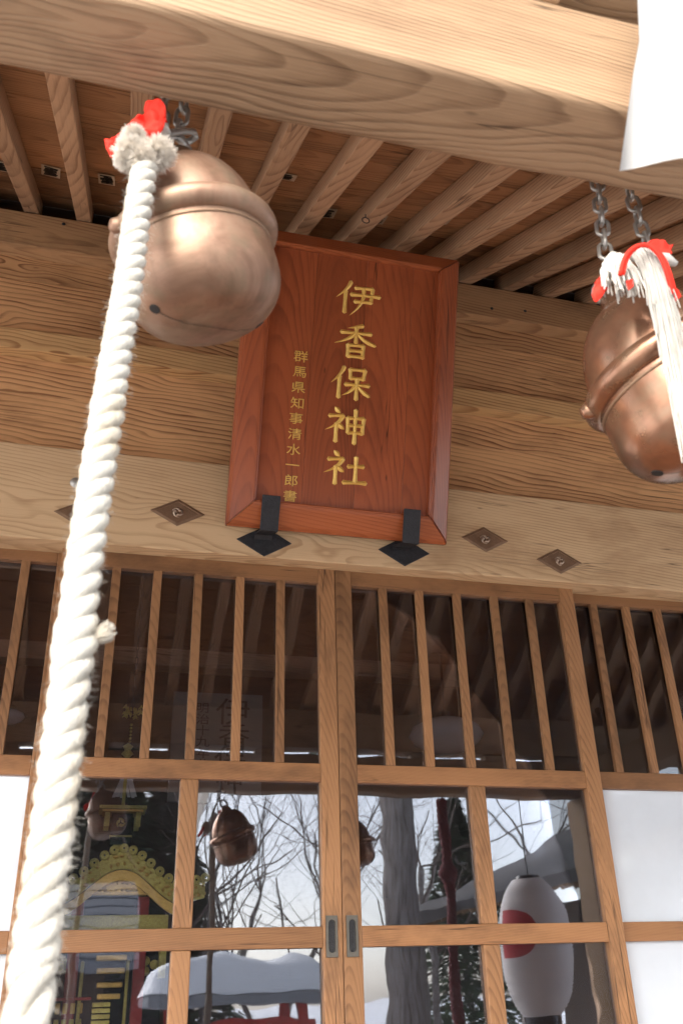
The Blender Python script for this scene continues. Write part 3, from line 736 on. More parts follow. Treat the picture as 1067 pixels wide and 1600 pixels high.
# ================================================================== ROPES
def rope(name, path, rad, mat, label, cat='rope', group=None, pitch=1.75, lumps=()):
    """three twisted strands along a polyline path [(x,y,z)], rad(t)"""
    P = [Vector(p) for p in path]; base = P[-1].copy()
    t = thing(name, base, label, cat, group)
    # resample
    seg = [0]
    for a_, b_ in zip(P, P[1:]): seg.append(seg[-1]+(b_-a_).length)
    Ltot = seg[-1]; step = .0042; n = int(Ltot/step)
    def at(s):
        for i in range(len(seg)-1):
            if s <= seg[i+1] or i == len(seg)-2:
                u = (s-seg[i])/(seg[i+1]-seg[i]); p0, p1, p2, p3 = P[max(i-1, 0)], P[i], P[i+1], P[min(i+2, len(P)-1)]
                return .5*((2*p1)+(p2-p0)*u+(2*p0-5*p1+4*p2-p3)*u*u+(3*p1-p0-3*p2+p3)*u**3)
    cen = [at(Ltot*i/n) for i in range(n+1)]
    ph = 0; phs = []
    for i in range(n+1):
        r = rad(i/n); phs.append(ph); ph += 2*math.pi*step/(pitch*2*r)
    for k in range(3):
        bm = bmesh.new(); pts, rr = [], []
        for i in range(0, n+1):
            c = cen[i]; tg = (cen[min(i+1, n)]-cen[max(i-1, 0)]).normalized()
            a_ = tg.cross(Vector((0, 1, 0))).normalized(); b_ = tg.cross(a_)
            r = rad(i/n)
            for lc, lw, la in lumps: r *= 1+la*math.exp(-((c.z-lc)/lw)**2)
            th = phs[i]+2*math.pi*k/3
            wob = 1+.05*noise.noise((k*7, i*.11, 3))
            pts.append(c-base+(a_*math.cos(th)+b_*math.sin(th))*r*.52); rr.append(r*.53*wob)
        tube(bm, pts, rr, 10); link('strand', to_mesh(bm), mat, t, smooth=True)
    return t
YR = .83
def rp(px, py): return pix(px, py, YR)
z_bot = EYE-.75
path = [rp(226, 262), rp(213, 350), rp(200, 450), rp(181, 560), rp(161, 690), rp(136, 850), rp(112, 1050), rp(94, 1200), rp(75, 1350), rp(57, 1480), rp(42, 1600)]
last = path[-1]; path += [Vector((last.x, last.y, last.z-.25)), Vector((last.x+.004, last.y, z_bot))]
rope('bell_rope', path, lambda t: .0160+.0032*min(1, t*1.6), M['rope'], 'thick twisted white rope hanging from the left bell', lumps=((rp(125, 1003).z, .018, .16), (rp(172, 640).z, .012, .08)))
# loose fibres at the splice
def fibres(name, mat, parent, origin, n, fn, r=.0007, sides=3):
    bm = bmesh.new()
    for i in range(n):
        pts = fn(i)
        tube(bm, [p-Vector(origin) for p in pts], [r, r*.9, r*.5][:len(pts)] if len(pts) == 3 else [r*(1-.5*k/(len(pts)-1)) for k in range(len(pts))], sides, False)
    o = link(name, to_mesh(bm), mat, parent, rel(parent, origin) if parent else origin, True); return o
rng = random.Random(3)
def rv(): 
    v = Vector((rng.gauss(0, 1), rng.gauss(0, 1), rng.gauss(0, 1))); return v.normalized()
rope_o = [o for o in bpy.data.objects if o.name == 'bell_rope'][0]
spl = rp(147, 996)
fibres('loose_end', M['rope'], rope_o, spl, 70, lambda i: (lambda b, d: [b, b+d*.008, b+d*.016+Vector((0, 0, .003))])(spl+rv()*.005, (Vector((.9, -.3, .25))+rv()*.35).normalized()), .0012, 4)
fz = path[5]
def fuzz(i):
    u = rng.random()*(len(path)-1); a_ = along(path, u/(len(path)-1)); d = Vector((rng.gauss(0, 1), rng.gauss(0, 1), 0)).normalized(); rr_ = .0160+.0032*min(1, u/(len(path)-1)*1.6)
    b_ = a_+d*rr_*.8; return [b_, b_+(d+rv()*.7)*.0035, b_+(d+rv()*.9)*.006+Vector((0, 0, -.002))]
def along(pts, t):
    f = t*(len(pts)-1); i = min(int(f), len(pts)-2); u = f-i
    p0, p1, p2, p3 = pts[max(i-1, 0)], pts[i], pts[i+1], pts[min(i+2, len(pts)-1)]
    return .5*((2*p1)+(p2-p0)*u+(2*p0-5*p1+4*p2-p3)*u*u+(3*p1-p0-3*p2+p3)*u**3)
tag(fibres('fuzz', M['rope'], rope_o, fz, 2600, fuzz, .00022), kind='stuff')
# --- frayed end and red cloth where the rope is tied to the left bell
knot = thing('rope_tassel', rp(222, 250), 'grey fluffy frayed rope end with red cloth on the left bell', 'tassel')
KC = [(rp(205, 238), .021), (rp(247, 240), .022), (rp(222, 252), .022), (rp(210, 214), .015), (rp(196, 250), .014)]
for c, r in KC:
    def fn(i, c=c, r=r):
        d = rv(); d = (d+Vector((0, -.3, -.25))).normalized(); b = c+d*r*.2
        k = r*rng.uniform(.8, 1.12); s = rv()*r*.14
        return [b, c+d*k*.65+s*.4, c+d*k+s]
    fibres('frayed_lobe', M['fray'], knot, c, 1500, fn, .00065)
    bm = bmesh.new(); bmesh.ops.create_icosphere(bm, subdivisions=3, radius=r*.72)
    for v in bm.verts: v.co *= 1+.25*noise.noise(v.co*90)
    link('frayed_core', to_mesh(bm), M['fray'], knot, rel(knot, c), True)
def cloth(parent, outline_px, Y, amp, seed, thick=.0018):
    """crumpled cloth patch: an outline in photo pixels laid at depth Y, subdivided, folded and given thickness"""
    pts = [pix(a_, b_, Y) for a_, b_ in outline_px]; c = sum(pts, Vector())/len(pts)
    bm = bmesh.new(); vs = [bm.verts.new(p-c) for p in pts]; bm.faces.new(vs)
    bmesh.ops.triangulate(bm, faces=bm.faces[:])
    for _ in range(4): bmesh.ops.subdivide_edges(bm, edges=bm.edges[:], cuts=1, use_grid_fill=True)
    for v in bm.verts:
        q = v.co*38+Vector((seed, 0, 0)); n_ = noise.noise(q)+.5*noise.noise(q*2.3)
        v.co += Vector((.25*noise.noise(q+Vector((5, 5, 5))), -1.0*n_, .25*noise.noise(q*1.3)))*amp
    for _ in range(5): bmesh.ops.smooth_vert(bm, verts=bm.verts[:], factor=.5, use_axis_x=True, use_axis_y=False, use_axis_z=True)
    r = bmesh.ops.solidify(bm, geom=bm.faces[:], thickness=thick)
    bmesh.ops.recalc_face_normals(bm, faces=bm.faces[:])
    return link('red_cloth', to_mesh(bm), M['redcloth'], parent, rel(parent, c), True)
cloth(knot, [(196, 215), (205, 190), (222, 178), (232, 160), (243, 156), (258, 166), (262, 186), (256, 205), (240, 222), (236, 235), (226, 212), (212, 206)], YR+.01, .016, 3)
cloth(knot, [(163, 222), (178, 207), (196, 200), (200, 216), (188, 232), (176, 248), (168, 236)], YR+.012, .011, 8)
# hook bar through the bell loop
bm = bmesh.new(); hk = [pix(238, 213, .87), pix(262, 209, .89), pix(285, 205, .915), pix(303, 206, .935), pix(306, 214, .945), pix(296, 221, .94), pix(284, 224, .935)]
tube(bm, [p-hk[0] for p in hk], .0052, 9); link('hook', to_mesh(bm), M['dsteel'], knot, rel(knot, hk[0]), True)
bm = bmesh.new(); a_, b_ = pix(254, 196, .865), pix(259, 210, .868); tube(bm, [Vector(), b_-a_], .0075, 10); link('ferrule', to_mesh(bm), M['frayw'], knot, rel(knot, a_), True)
# --- right bell: frayed white rope, tassel, red cloth bands
YQ = .815
q0 = pix(1000, 398, YQ)
fr = thing('frayed_rope', q0, 'ragged white unravelled rope hanging from the right bell', 'rope')
cpath = [pix(985, 400, YQ+.03), pix(1003, 395, YQ), pix(1020, 425, YQ-.004), pix(1036, 480, YQ-.005), pix(1054, 560, YQ-.005), pix(1074, 650, YQ-.005), pix(1098, 740, YQ-.005)]
low = cpath[-1]; cpath += [low+Vector((.002, 0, -.3)), low+Vector((.0, 0, -.75)), low+Vector((0, 0, -1.1))]
def along(pts, t):
    f = t*(len(pts)-1); i = min(int(f), len(pts)-2); u = f-i
    p0, p1, p2, p3 = pts[max(i-1, 0)], pts[i], pts[i+1], pts[min(i+2, len(pts)-1)]
    return .5*((2*p1)+(p2-p0)*u+(2*p0-5*p1+4*p2-p3)*u*u+(3*p1-p0-3*p2+p3)*u**3)
def yarn(i):
    off = rv()*.0165*math.sqrt(rng.random()); out = []
    t0 = rng.random()**1.3*.75 if i > 90 else 0; t1 = min(1, t0+rng.uniform(.18, .4)) if i > 90 else 1
    for k in range(12):
        t = t0+(t1-t0)*k/11; p = along(cpath, t)
        spread = .7+.25*min(1, t*3)
        tw = i*.7+t*9
        e = (k/11)**3*(.011 if i > 90 else .003)
        out.append(p+Vector((off.x*spread+.002*math.sin(tw), off.y*spread+.002*math.cos(tw), 0))+Vector((off.x, off.y, 0))*e*60*.5+Vector((0, 0, off.z*.4)))
    return out
fibres('yarn', M['frayw'], fr, q0, 900, yarn, .00135, 4)
tas0 = pix(962, 402, YQ+.01)
def tas(i):
    a_ = rng.uniform(-1, 1); b0 = tas0+Vector((a_*.010, rng.uniform(-.006, .006), .002)); L = rng.uniform(.045, .075)
    d = Vector((a_*.32+rng.uniform(-.12, .12)-.03, rng.uniform(-.2, .15), -1)).normalized()
    return [b0, b0+d*L*.5+Vector((a_*.006, 0, .004)), b0+d*L+Vector((rng.uniform(-.004, .004), 0, 0))]
fibres('short_tassel', M['frayw'], fr, tas0, 110, tas, .0021, 5)
cloth(fr, [(1003, 384), (1015, 374), (1035, 378), (1052, 382), (1047, 400), (1028, 404), (1010, 398)], YQ+.02, .008, 2)
cloth(fr, [(921, 462), (930, 440), (942, 424), (950, 432), (944, 455), (930, 474)], YQ+.02, .008, 6)
cloth(fr, [(976, 440), (986, 436), (990, 448), (980, 456)], YQ-.005, .004, 9)
cloth(fr, [(1044, 455), (1054, 452), (1064, 466), (1054, 474), (1046, 470)], YQ-.01, .006, 11)
for dx, rr in ((0, .0032), (5, .0022)):
    bm = bmesh.new(); pp = [pix(968+dx, 430, YQ-.004), pix(976+dx, 402, YQ-.014), pix(992+dx, 386, YQ-.022), pix(1012+dx, 384, YQ-.026), pix(1030+dx, 400, YQ-.028), pix(1042+dx, 428, YQ-.026), pix(1050+dx, 460, YQ-.018)]
    pp = [along(pp, k/20) for k in range(21)]; tube(bm, [p-pp[0] for p in pp], rr, 7); link('red_cord', to_mesh(bm), M['redcloth'], fr, rel(fr, pp[0]), True)
bm = bmesh.new(); pp = [pix(1020, 400, YQ-.01), pix(1040, 405, YQ-.012), pix(1056, 413, YQ-.012)]; tube(bm, [p-pp[0] for p in pp], [.006, .0085, .004], 9); link('rope_end', to_mesh(bm), M['frayw'], fr, rel(fr, pp[0]), True)
# --- ropes seen only as reflections: third bell and a dark red one
rope('bell_rope', [B3+Vector((-.03, -.1, .10)), B3+Vector((-.04, -.13, -.1)), B3+Vector((-.05, -.13, -1.6))], lambda t: .016, M['rope'], 'thin white rope of the third bell')
xr = 2.12
rope('bell_rope', [(xr, .70, EYE+HB-.01), (xr+.01, .70, EYE+.5), (xr, .70, EYE+.1), (xr+.005, .70, EYE-.9)], lambda t: .032, M['darkred_rope'], 'thick dark red rope reflected in the right door glass', lumps=((EYE+.62, .04, .7), (EYE+.24, .03, .4)))

# ================================================================== PAPER STREAMER in front of the beam, its cord above the frame
YP = .60
bm = bmesh.new()
A_ = [pix(990, -120, YP), pix(1003, 55, YP), pix(997, 100, YP), pix(975, 256, YP)]; wv_ = .085
cols_ = []
for i, p in enumerate(A_):
    row = []
    for k in range(7):
        u = k/6; q = p+Vector((wv_*u*(1.15 if i == 3 else 1), .012*math.sin(u*3+i*.7), (.012*u if i < 3 else .022*u)))
        row.append(bm.verts.new(q-A_[0]))
    cols_.append(row)
for a_, b_ in zip(cols_, cols_[1:]):
    for k in range(6): bm.faces.new((a_[k], a_[k+1], b_[k+1], b_[k]))
bmesh.ops.solidify(bm, geom=bm.faces[:], thickness=.0012); bmesh.ops.recalc_face_normals(bm, faces=bm.faces[:])
tag(link('paper_streamer', to_mesh(bm), M['paper'], None, A_[0], True), 'white paper streamer hanging at the top right corner before the beam', 'streamer')
bm = bmesh.new(); tube(bm, [(.03, 0, -.005), (.035, .01, RB(YE+.02)-A_[0].z)], .0016, 6); link('hanging_cord', to_mesh(bm), M['straw'], bpy.data.objects['paper_streamer'])

# ================================================================== INSIDE THE HALL: gilt shrine, hanging gilt lantern, board, lamps
YM = D+.42
def gilt_shrine():
    c = pix(188, 1400, YM); t = thing('gilt_portable_shrine', (c.x, YM, FLOOR), 'gilded portable shrine with scalloped roof edge behind the left door glass', 'portable shrine')
    L = lambda o_: o_
    zc = lambda py: pix(188, py, YM).z-FLOOR
    k = (pix(288, 1400, YM).x-pix(188, 1400, YM).x)/100
    zr0 = zc(1408); H = zc(1352)-zr0
    def crv(u): return H*(.5+.5*math.cos(min(1, abs(u)*1.35)*math.pi))+.02*max(0, abs(u)-.72)/.28   # bow-shaped gable
    W2 = 132*k
    top = [(W2*u, zr0+crv(u)+.045) for u in [i/24*2-1 for i in range(25)]]; bot = [(W2*u, zr0+crv(u)-.012) for u in [i/24*2-1 for i in range(25)]]
    link('gable_board', to_mesh(prism(top+bot[::-1], -.015, .015)), M['goldr'], t)
    bot2 = [(W2*.72*u, zr0+crv(u*.72)-.015) for u in [i/24*2-1 for i in range(25)]]; bot3 = [(W2*.72*u, zr0+crv(u*.72)-.05) for u in [i/24*2-1 for i in range(25)]]
    link('inner_gable_board', to_mesh(prism(bot2+bot3[::-1], .0, .02)), M['gold'], t)
    bead = to_mesh(lathe([(0, .007), (.004, .006), (.007, 0)], 8)); bead.materials.append(M['gold'])
    for i in range(58):
        u = (i//2)/28*1.96-.98; o = link('relief_scroll', bead, None, t, (W2*u+(.004 if i % 2 else -.006), -.015, zr0+crv(u)+(.004 if i % 2 else .028)), True); o.rotation_euler = (R(90), 0, i*.7); o.scale = (1.0+.5*(i % 3), .8+.3*(i % 2), 1)
    for i in range(36): o = link('relief_scroll', bead, None, t, ((-38+76*(i % 12)/11)*k, .02, zc(1368+11*(i//12))), True); o.rotation_euler = (R(90), 0, i); o.scale = (1.3, .7+.2*(i % 3), 1)
    for i in range(19):
        u = i/18*2-1; z = zr0+crv(u)+.055; x = W2*u
        o = link('roof_tile_end', to_mesh(lathe([(0, .012), (.005, .014), (.009, .009), (.013, .012), (.017, .008), (.017, -.01)], 14)), M['goldr'], t, (x, -.012, z), True); o.rotation_euler = (R(90), 0, 0)
        o2 = link('tile_boss', to_mesh(lathe([(0, .003), (.005, .002), (.007, 0)], 12)), M['blacklac'], o, (0, 0, .011)); 
    # roof body behind the gable board
    top = [(W2*.97*u, zr0+crv(u)+.04) for u in [i/24*2-1 for i in range(25)]]; bt = [(W2*.97*u, zr0+crv(u)-.01) for u in [i/24*2-1 for i in range(25)]]
    link('roof', to_mesh(prism(top+bt[::-1], .017, .75)), M['blacklac'], t, smooth=False)
    pb = lambda n_, mt, x0_, x1_, y0_, y1_, z0_, z1_, bv=.003: box(n_, mt, t, (c.x+x0_, YM+y0_, FLOOR+z0_), (c.x+x1_, YM+y1_, FLOOR+z1_), bv)
    pb('carved_panel', M['gold'], -42*k, 42*k, .02, .06, zc(1398), zc(1362))
    pb('gilt_beam', M['goldr'], -95*k, 77*k, -.01, .06, zc(1452), zc(1430))
    pb('lacquer_beam', M['blacklac'], -93*k, 75*k, .0, .06, zc(1475), zc(1453))
    for i in range(12):
        x = (-88+14.6*i)*k; o = link('gilt_stud', to_mesh(lathe([(0, .009), (.008, .007), (.0135, 0)], 14)), M['goldr'], t, (x, -.0, zc(1463)), True); o.rotation_euler = (R(90), 0, 0)
    pb('gilt_beam', M['goldr'], 66*k, 77*k, -.012, .03, zc(1530), zc(1453.5))
    pb('lacquer_wall', M['blacklac'], -93*k, 75*k, .08, .5, zc(1760), zc(1400))
    for x in (-62, 38): pb('red_post', M['redlac'], (x-9)*k, (x+9)*k, .03, .075, zc(1760), zc(1400))
    for x in (-47, 20): 
        o = link('gilt_pole', to_mesh(lathe([(0, zc(1500)), (.006, zc(1500)-.003), (.006, zc(1640)), (0, zc(1640))], 10)), M['goldr'], t, (x*k, .0, 0), True)
    for i, py in enumerate((1492, 1512, 1534, 1552)): pb('bracket_course', M['gold'], (-28+2*i)*k, (8-2*i+10)*k, -.02, .05, zc(py+9), zc(py), .004)
    for i in range(9): pb('stair_tread', M['goldr'], -28*k, -2*k, -.05-.016*i, .03-.016*i, zc(1572+9*i), zc(1565+9*i), .002)
    for i in range(5):
        pb('gilt_plate', M['gold'], (-92+11*i)*k, (-85+11*i)*k, .02, .03, zc(1582), zc(1565)); pb('gilt_plate', M['goldr'], (-92+11*i)*k, (-85+11*i)*k, .02, .03, zc(1612), zc(1590))
    for x, py in ((-70, 1504), (48, 1502), (62, 1508), (48, 1518), (-80, 1506), (-62, 1522)):
        o = link('gilt_stud', to_mesh(lathe([(0, .009), (.009, .007), (.016, 0)], 14)), M['goldr'], t, (x*k, .07, zc(py)), True); o.rotation_euler = (R(90), 0, 0)
    pb('railing', M['redlac'], -95*k, -30*k, -.03, -.01, zc(1561), zc(1556)); pb('base', M['blacklac'], -1.0*W2, W2, -.2, .7, 0, .25, .01)
gilt_shrine()
def gilt_lantern():
    Y = D+.6; c = pix(192, 1270, Y); ZC = EYE+1.6
    t = thing('hanging_gilt_lantern', (c.x, Y, c.z), 'hanging gilt lantern with crest, chain and white paper streamers inside', 'lantern')
    zc = lambda py: pix(192, py, Y).z-c.z
    k = (pix(292, 1270, Y).x-c.x)/100
    bm = bmesh.new()
    for i in range(int((2.2-zc(1110))/.03)): tube(bm, [(.006+math.cos(a_)*.006*(i % 2), math.cos(a_)*.006*(1-i % 2), zc(1110)+.03*i+math.sin(a_)*.017) for a_ in [2*math.pi*j/8 for j in range(9)]], .002, 5, False)
    link('chain', to_mesh(bm), M['iron'], t, smooth=True)
    bm = bmesh.new()
    for j in range(26):
        a_ = rng.uniform(0, 6.28); r0 = rng.uniform(.004, .03); z = zc(1118)+rng.uniform(-.012, .03); v = Vector((math.cos(a_)*r0, math.sin(a_)*r0*.6, z))
        tube(bm, [v, v+Vector((math.cos(a_)*.012, math.sin(a_)*.01, .012)), v+Vector((math.cos(a_)*.02, math.sin(a_)*.014, .002))], [.002, .006, .001], 6)
    link('leaf_finial', to_mesh(bm), M['goldr'], t, smooth=True)
    bm = bmesh.new()
    for j in range(9): bmesh.ops.create_icosphere(bm, subdivisions=1, radius=.006, matrix=Matrix.Translation((.006, 0, zc(1132)-.0135*j)))
    link('bead_string', to_mesh(bm), M['goldr'], t, smooth=True)
    link('finial', to_mesh(lathe([(0, zc(1160)), (.02, zc(1166)), (.012, zc(1172)), (.024, zc(1178)), (.008, zc(1184)), (.006, zc(1258)), (0, zc(1259))], 14)), M['goldr'], t, smooth=True)
    bm = bmesh.new()
    for j in range(9):
        a_ = rng.uniform(-.5, .5); x0_ = rng.uniform(-.015, .015); y0_ = -.015+.004*j; z0_ = zc(1212)
        vs = [bm.verts.new((x0_-.006, y0_, z0_)), bm.verts.new((x0_+.006, y0_, z0_)), bm.verts.new((x0_+.006+a_*.07, y0_-.006, zc(1246))), bm.verts.new((x0_-.006+a_*.07, y0_-.006, zc(1246)))]
        bm.faces.new(vs)
    bmesh.ops.solidify(bm, geom=bm.faces[:], thickness=.0006)
    link('paper_streamers', to_mesh(bm), M['paper'], t)
    B = lambda n_, mt, x0_, x1_, y0_, y1_, p0, p1: box(n_, mt, t, (c.x+x0_*k, Y+y0_, c.z+zc(p1)), (c.x+x1_*k, Y+y1_, c.z+zc(p0)), .002)
    B('lantern_roof', M['goldr'], -36, 36, -.06, .10, 1262, 1267); B('roof_trim', M['gold'], -31, 31, -.05, .09, 1267.5, 1271)
    for x in (-27, 20):
        for y in (-.04, .07): B('post', M['goldr'], x, x+8, y, y+.012, 1271.5, 1294)
    B('body', M['blacklac'], -16, 16, -.02, .05, 1272, 1320)
    bm = bmesh.new()
    for j in range(3):
        a0 = 2.1*j; pts = [(math.cos(a0+q*.3)*(.006+.0016*q), 0, math.sin(a0+q*.3)*(.006+.0016*q)) for q in range(8)]; tube(bm, pts, [.006*(1-q/9)+.001 for q in range(8)], 6)
    link('crest', to_mesh(bm), M['goldr'], t, (-2*k, -.026, zc(1287)), True)
    B('band', M['goldr'], -17, 17, -.022, .052, 1306, 1309); B('band', M['goldr'], -10, 12, -.02, .05, 1321, 1325); B('foot', M['blacklac'], -8, 8, -.01, .04, 1325.5, 1340)
gilt_lantern()
def name_board():
    Y = 5.45; p0 = pix(272, 1085, Y); p1 = pix(408, 1255, Y)
    t = thing('calligraphy_board', (p0.x, Y, p1.z), 'tall grey board with black brush writing hanging inside the hall', 'board')
    box('board', M['board_grey'], t, (p0.x, Y, p1.z), (p1.x, Y+.03, p0.z+.02), .003)
    for ch, px, py, sz in (('伊', 364, 1112, .22), ('香', 366, 1150, .2), ('保', 360, 1186, .2), ('神', 358, 1218, .17), ('社', 358, 1246, .17)) + tuple((c_, 317, 1106+17.5*i, .085) for i, c_ in enumerate('明治十九年八')):
        q = pix(px, py, Y-.002); o = link('brush_character', glyph(ch, sz, .001), M['ink'], t, rel(t, q)); o.rotation_euler = (R(90), 0, 0); o.scale = (1, .8, 1)
    bm = bmesh.new(); tube(bm, [(0, 0, 0), (0, .02, .5)], .004, 6); link('hanging_cord', to_mesh(bm), M['iron'], t, rel(t, (p0.x+.1, Y, p0.z+.02)))
name_board()
def globe(px, py, Y, wpx, label):
    c = pix(px, py, Y); r = (pix(px+wpx/2, py, Y)-c).length
    t = thing('pendant_lamp', c, label, 'lamp', 'white glass pendant lamps inside the hall')
    link('glass_shade', to_mesh(lathe([(0, -r*.45), (r*.5, -r*.40), (r*.85, -r*.2), (r, .0), (r*.9, r*.22), (r*.5, r*.42), (r*.2, r*.5), (0, r*.5)], 28)), M['lampglass'], t, smooth=True)
    link('stem', to_mesh(lathe([(.03, r*.48), (.03, r*.65), (.008, r*.7), (.008, (ZU+.35-c.z)), (0, ZU+.35-c.z)], 10)), M['iron'], t, smooth=True)
globe(697, 1150, 5.0, 108, 'white lamp low behind the right door lattice'); globe(880, 968, 4.3, 88, 'white lamp high behind the right edge of the right door'); globe(14, 1120, 4.6, 52, 'white lamp behind the left side screen')

# ================================================================== PORCH LANTERN (right column), seen mirrored in the glass
def paper_lantern(loc):
    t = thing('paper_lantern', loc, 'large white ribbed paper lantern with red disc beside the porch column', 'lantern')
    H, Rm = .37, .21; pr = []
    n = 72
    for i in range(n+1):
        u = i/n*2-1; r = Rm*(1-abs(u)**3.2*.55) + .0045*math.sin(i*math.pi*.9); pr.append((r, u*H))
    me = to_mesh(lathe(pr, 40)); 
    k = N('lantern_paper'); tc = k.n('TexCoord'); sp_ = k.n('SeparateXYZ'); k.l(tc.outputs['Object'], sp_.inputs[0])
    dx = k.math('ADD', sp_.outputs[0], .19); dz = k.math('SUBTRACT', sp_.outputs[2], .06)
    dd = k.math('SQRT', k.math('ADD', k.math('MULTIPLY', dx, dx), k.math('MULTIPLY', dz, dz)))
    f = k.math('MULTIPLY', k.math('LESS_THAN', dd, .13), k.math('GREATER_THAN', sp_.outputs[1], 0.0))
    k.l(k.mix(f, (.62, .60, .60), (.42, .04, .05)), k.b.inputs['Base Color']); k.b.inputs['Roughness'].default_value = .8
    link('paper_body', me, k.m, t, smooth=True)
    link('top_ring', to_mesh(lathe([(0, H+.02), (.075, H+.02), (.08, H-.01), (.06, H-.012)], 28)), M['blacklac'], t)
    link('bottom_ring', to_mesh(lathe([(.08, -H+.012), (.105, -H+.01), (.10, -H-.05), (0, -H-.05)], 28)), M['blacklac'], t)
    bm = bmesh.new(); tube(bm, [(0, 0, H+.03), (0, 0, EYE+HB-loc[2])], .004, 6); link('cord', to_mesh(bm), M['iron'], t)
paper_lantern((2.60, .80, EYE+.20))

# ================================================================== YARD BEHIND THE CAMERA (seen in the glass)
def gz(x, y):
    return 0
def bare_tree(x, y, h, r, seed, label, group='bare winter trees in the yard'):
    rg = random.Random(seed); t = thing('bare_tree', (x, y, -.3), label, 'tree', group)
    tb, cb_ = bmesh.new(), bmesh.new()
    def grow(bm, p, d, L, rad, depth):
        pts = [p]; q = p.copy(); dd = d.copy(); n = 5
        for i in range(n):
            dd = (dd+Vector((rg.gauss(0, .13), rg.gauss(0, .13), rg.gauss(.03, .08)))).normalized(); q = q+dd*L/n; pts.append(q.copy())
        tube(bm, pts, [rad*(1-.5*i/n) for i in range(n+1)], 8 if depth == 0 else (5 if depth < 3 else 3), False)
        if depth >= 6: return
        for k in range(rg.choice((2, 3, 3)) + (4 if depth == 0 else 1 if depth < 3 else 0)):
            i = rg.randint(2 if depth else 2, n); nd = (dd+Vector((rg.gauss(0, .7), rg.gauss(0, .7), rg.gauss(.15, .4)))).normalized()
            grow(cb_, pts[i].copy(), nd, L*rg.uniform(.5, .75), rad*(1-.5*i/n)*rg.uniform(.32, .55), depth+1)
    grow(tb, Vector((0, 0, 0)), Vector((0, 0, 1)), h*.5, r*.62, 0)
    link('trunk', to_mesh(tb), M['bark'], t, smooth=True); link('crown', to_mesh(cb_), M['twig'], t)
for i, (x, y, h, r, lb) in enumerate(((6.2, -11, 9, .16, 'slim bare tree right of the great trunk'), (1.6, -13, 10, .2, 'bare tree straight behind the viewer'), (-3.5, -12, 9, .18, 'bare tree left of the yard'), (9.5, -15, 11, .22, 'tall bare tree at the far right'), (4.6, -17, 10, .18, 'bare tree far behind the great trunk'), (3.1, -20, 11, .2, 'farthest bare tree in the yard'), (-1.0, -18, 10, .17, 'bare tree behind the grey roofed house'), (7.6, -21, 12, .2, 'bare tree far back on the right'), (2.4, -14.5, 9, .15, 'leaning bare tree between the snowy shed and the trunk'), (3.4, -12.5, 8, .12, 'thin bare tree just left of the great trunk'), (5.4, -13.5, 9, .14, 'many branched bare tree right behind the trunk'), (7.0, -16, 10, .16, 'bare tree beyond the dark eaves'), (2.9, -17, 9, .14, 'slender bare tree far behind the shed'))):
    bare_tree(x, y, h, r, 20+i, lb)
# one great cedar trunk
t = thing('cedar_tree', (4.35, -7, -.3), 'great pale cedar trunk standing in the snowy yard', 'tree')
bm = bmesh.new(); n = 28; rows = []
for i in range(25):
    z = i*.5; r = .30*(1+.55*math.exp(-z/.8))*(1-.022*i)
    rows.append([bm.verts.new((math.cos(2*math.pi*j/n)*r*(1+.10*noise.noise((math.cos(2*math.pi*j/n)*3, math.sin(2*math.pi*j/n)*3, z*.25))), math.sin(2*math.pi*j/n)*r*(1+.10*noise.noise((math.cos(2*math.pi*j/n)*3, math.sin(2*math.pi*j/n)*3, z*.25))), z)) for j in range(n)])
for a_, b_ in zip(rows, rows[1:]):
    for j in range(n): bm.faces.new((a_[j], a_[(j+1) % n], b_[(j+1) % n], b_[j]))
link('trunk', to_mesh(bm), M['bark'], t, smooth=True)
bm = bmesh.new(); rg = random.Random(5)
for i in range(5200):
    a_ = rg.uniform(0, 6.28); z = rg.uniform(6.5, 15); R_ = (15.5-z)*.33*math.sqrt(rg.random())+.2; p = Vector((math.cos(a_)*R_, math.sin(a_)*R_, z-R_*.25)); d = Vector((math.cos(a_), math.sin(a_), -.4))*rg.uniform(.15, .35); s = Vector((-d.y, d.x, rg.uniform(-.1, .1)))*.35
    bm.faces.new((bm.verts.new(p-s), bm.verts.new(p+s), bm.verts.new(p+d)))
link('crown', to_mesh(bm), M['needle'], t)
def evergreen(x, y, h, seed, label):
    t = thing('evergreen_tree', (x, y, -.3), label, 'tree', 'evergreens beyond the yard'); rg = random.Random(seed)
    link('trunk', to_mesh(lathe([(.14, 0), (.1, h*.4), (.02, h*.95)], 10)), M['bark'], t, smooth=True)
    bm = bmesh.new()
    for i in range(6500):
        a_ = rg.uniform(0, 6.28); z = h*rg.uniform(.12, 1); R_ = (h*1.03-z)*.34*rg.random()**.5*(1+.3*noise.noise((a_*1.5, z*1.2, seed))); p = Vector((math.cos(a_)*R_, math.sin(a_)*R_, z)); d = Vector((math.cos(a_), math.sin(a_), -.3))*rg.uniform(.15, .4); s = Vector((-d.y, d.x, rg.uniform(-.1, .1)))*.45
        bm.faces.new((bm.verts.new(p-s), bm.verts.new(p+s), bm.verts.new(p+d)))
    link('crown', to_mesh(bm), M['needle'], t)
for i, (x, y, h, lb) in enumerate(((.5, -15.5, 7.5, 'evergreen beside the grey roofed house'), (-3.4, -16, 7.5, 'broad evergreen left of the grey roofed house'), (1.7, -16.5, 7.0, 'low evergreen right of the grey roofed house'), (-.8, -18, 8.5, 'tall evergreen behind the grey roofed house'), (.9, -22, 6.5, 'evergreen behind the snowy mound'), (-5, -20, 8, 'tall evergreen at the far left of the yard'), (12, -24, 8, 'evergreen at the far right of the yard'))): evergreen(x, y, h, 60+i, lb)
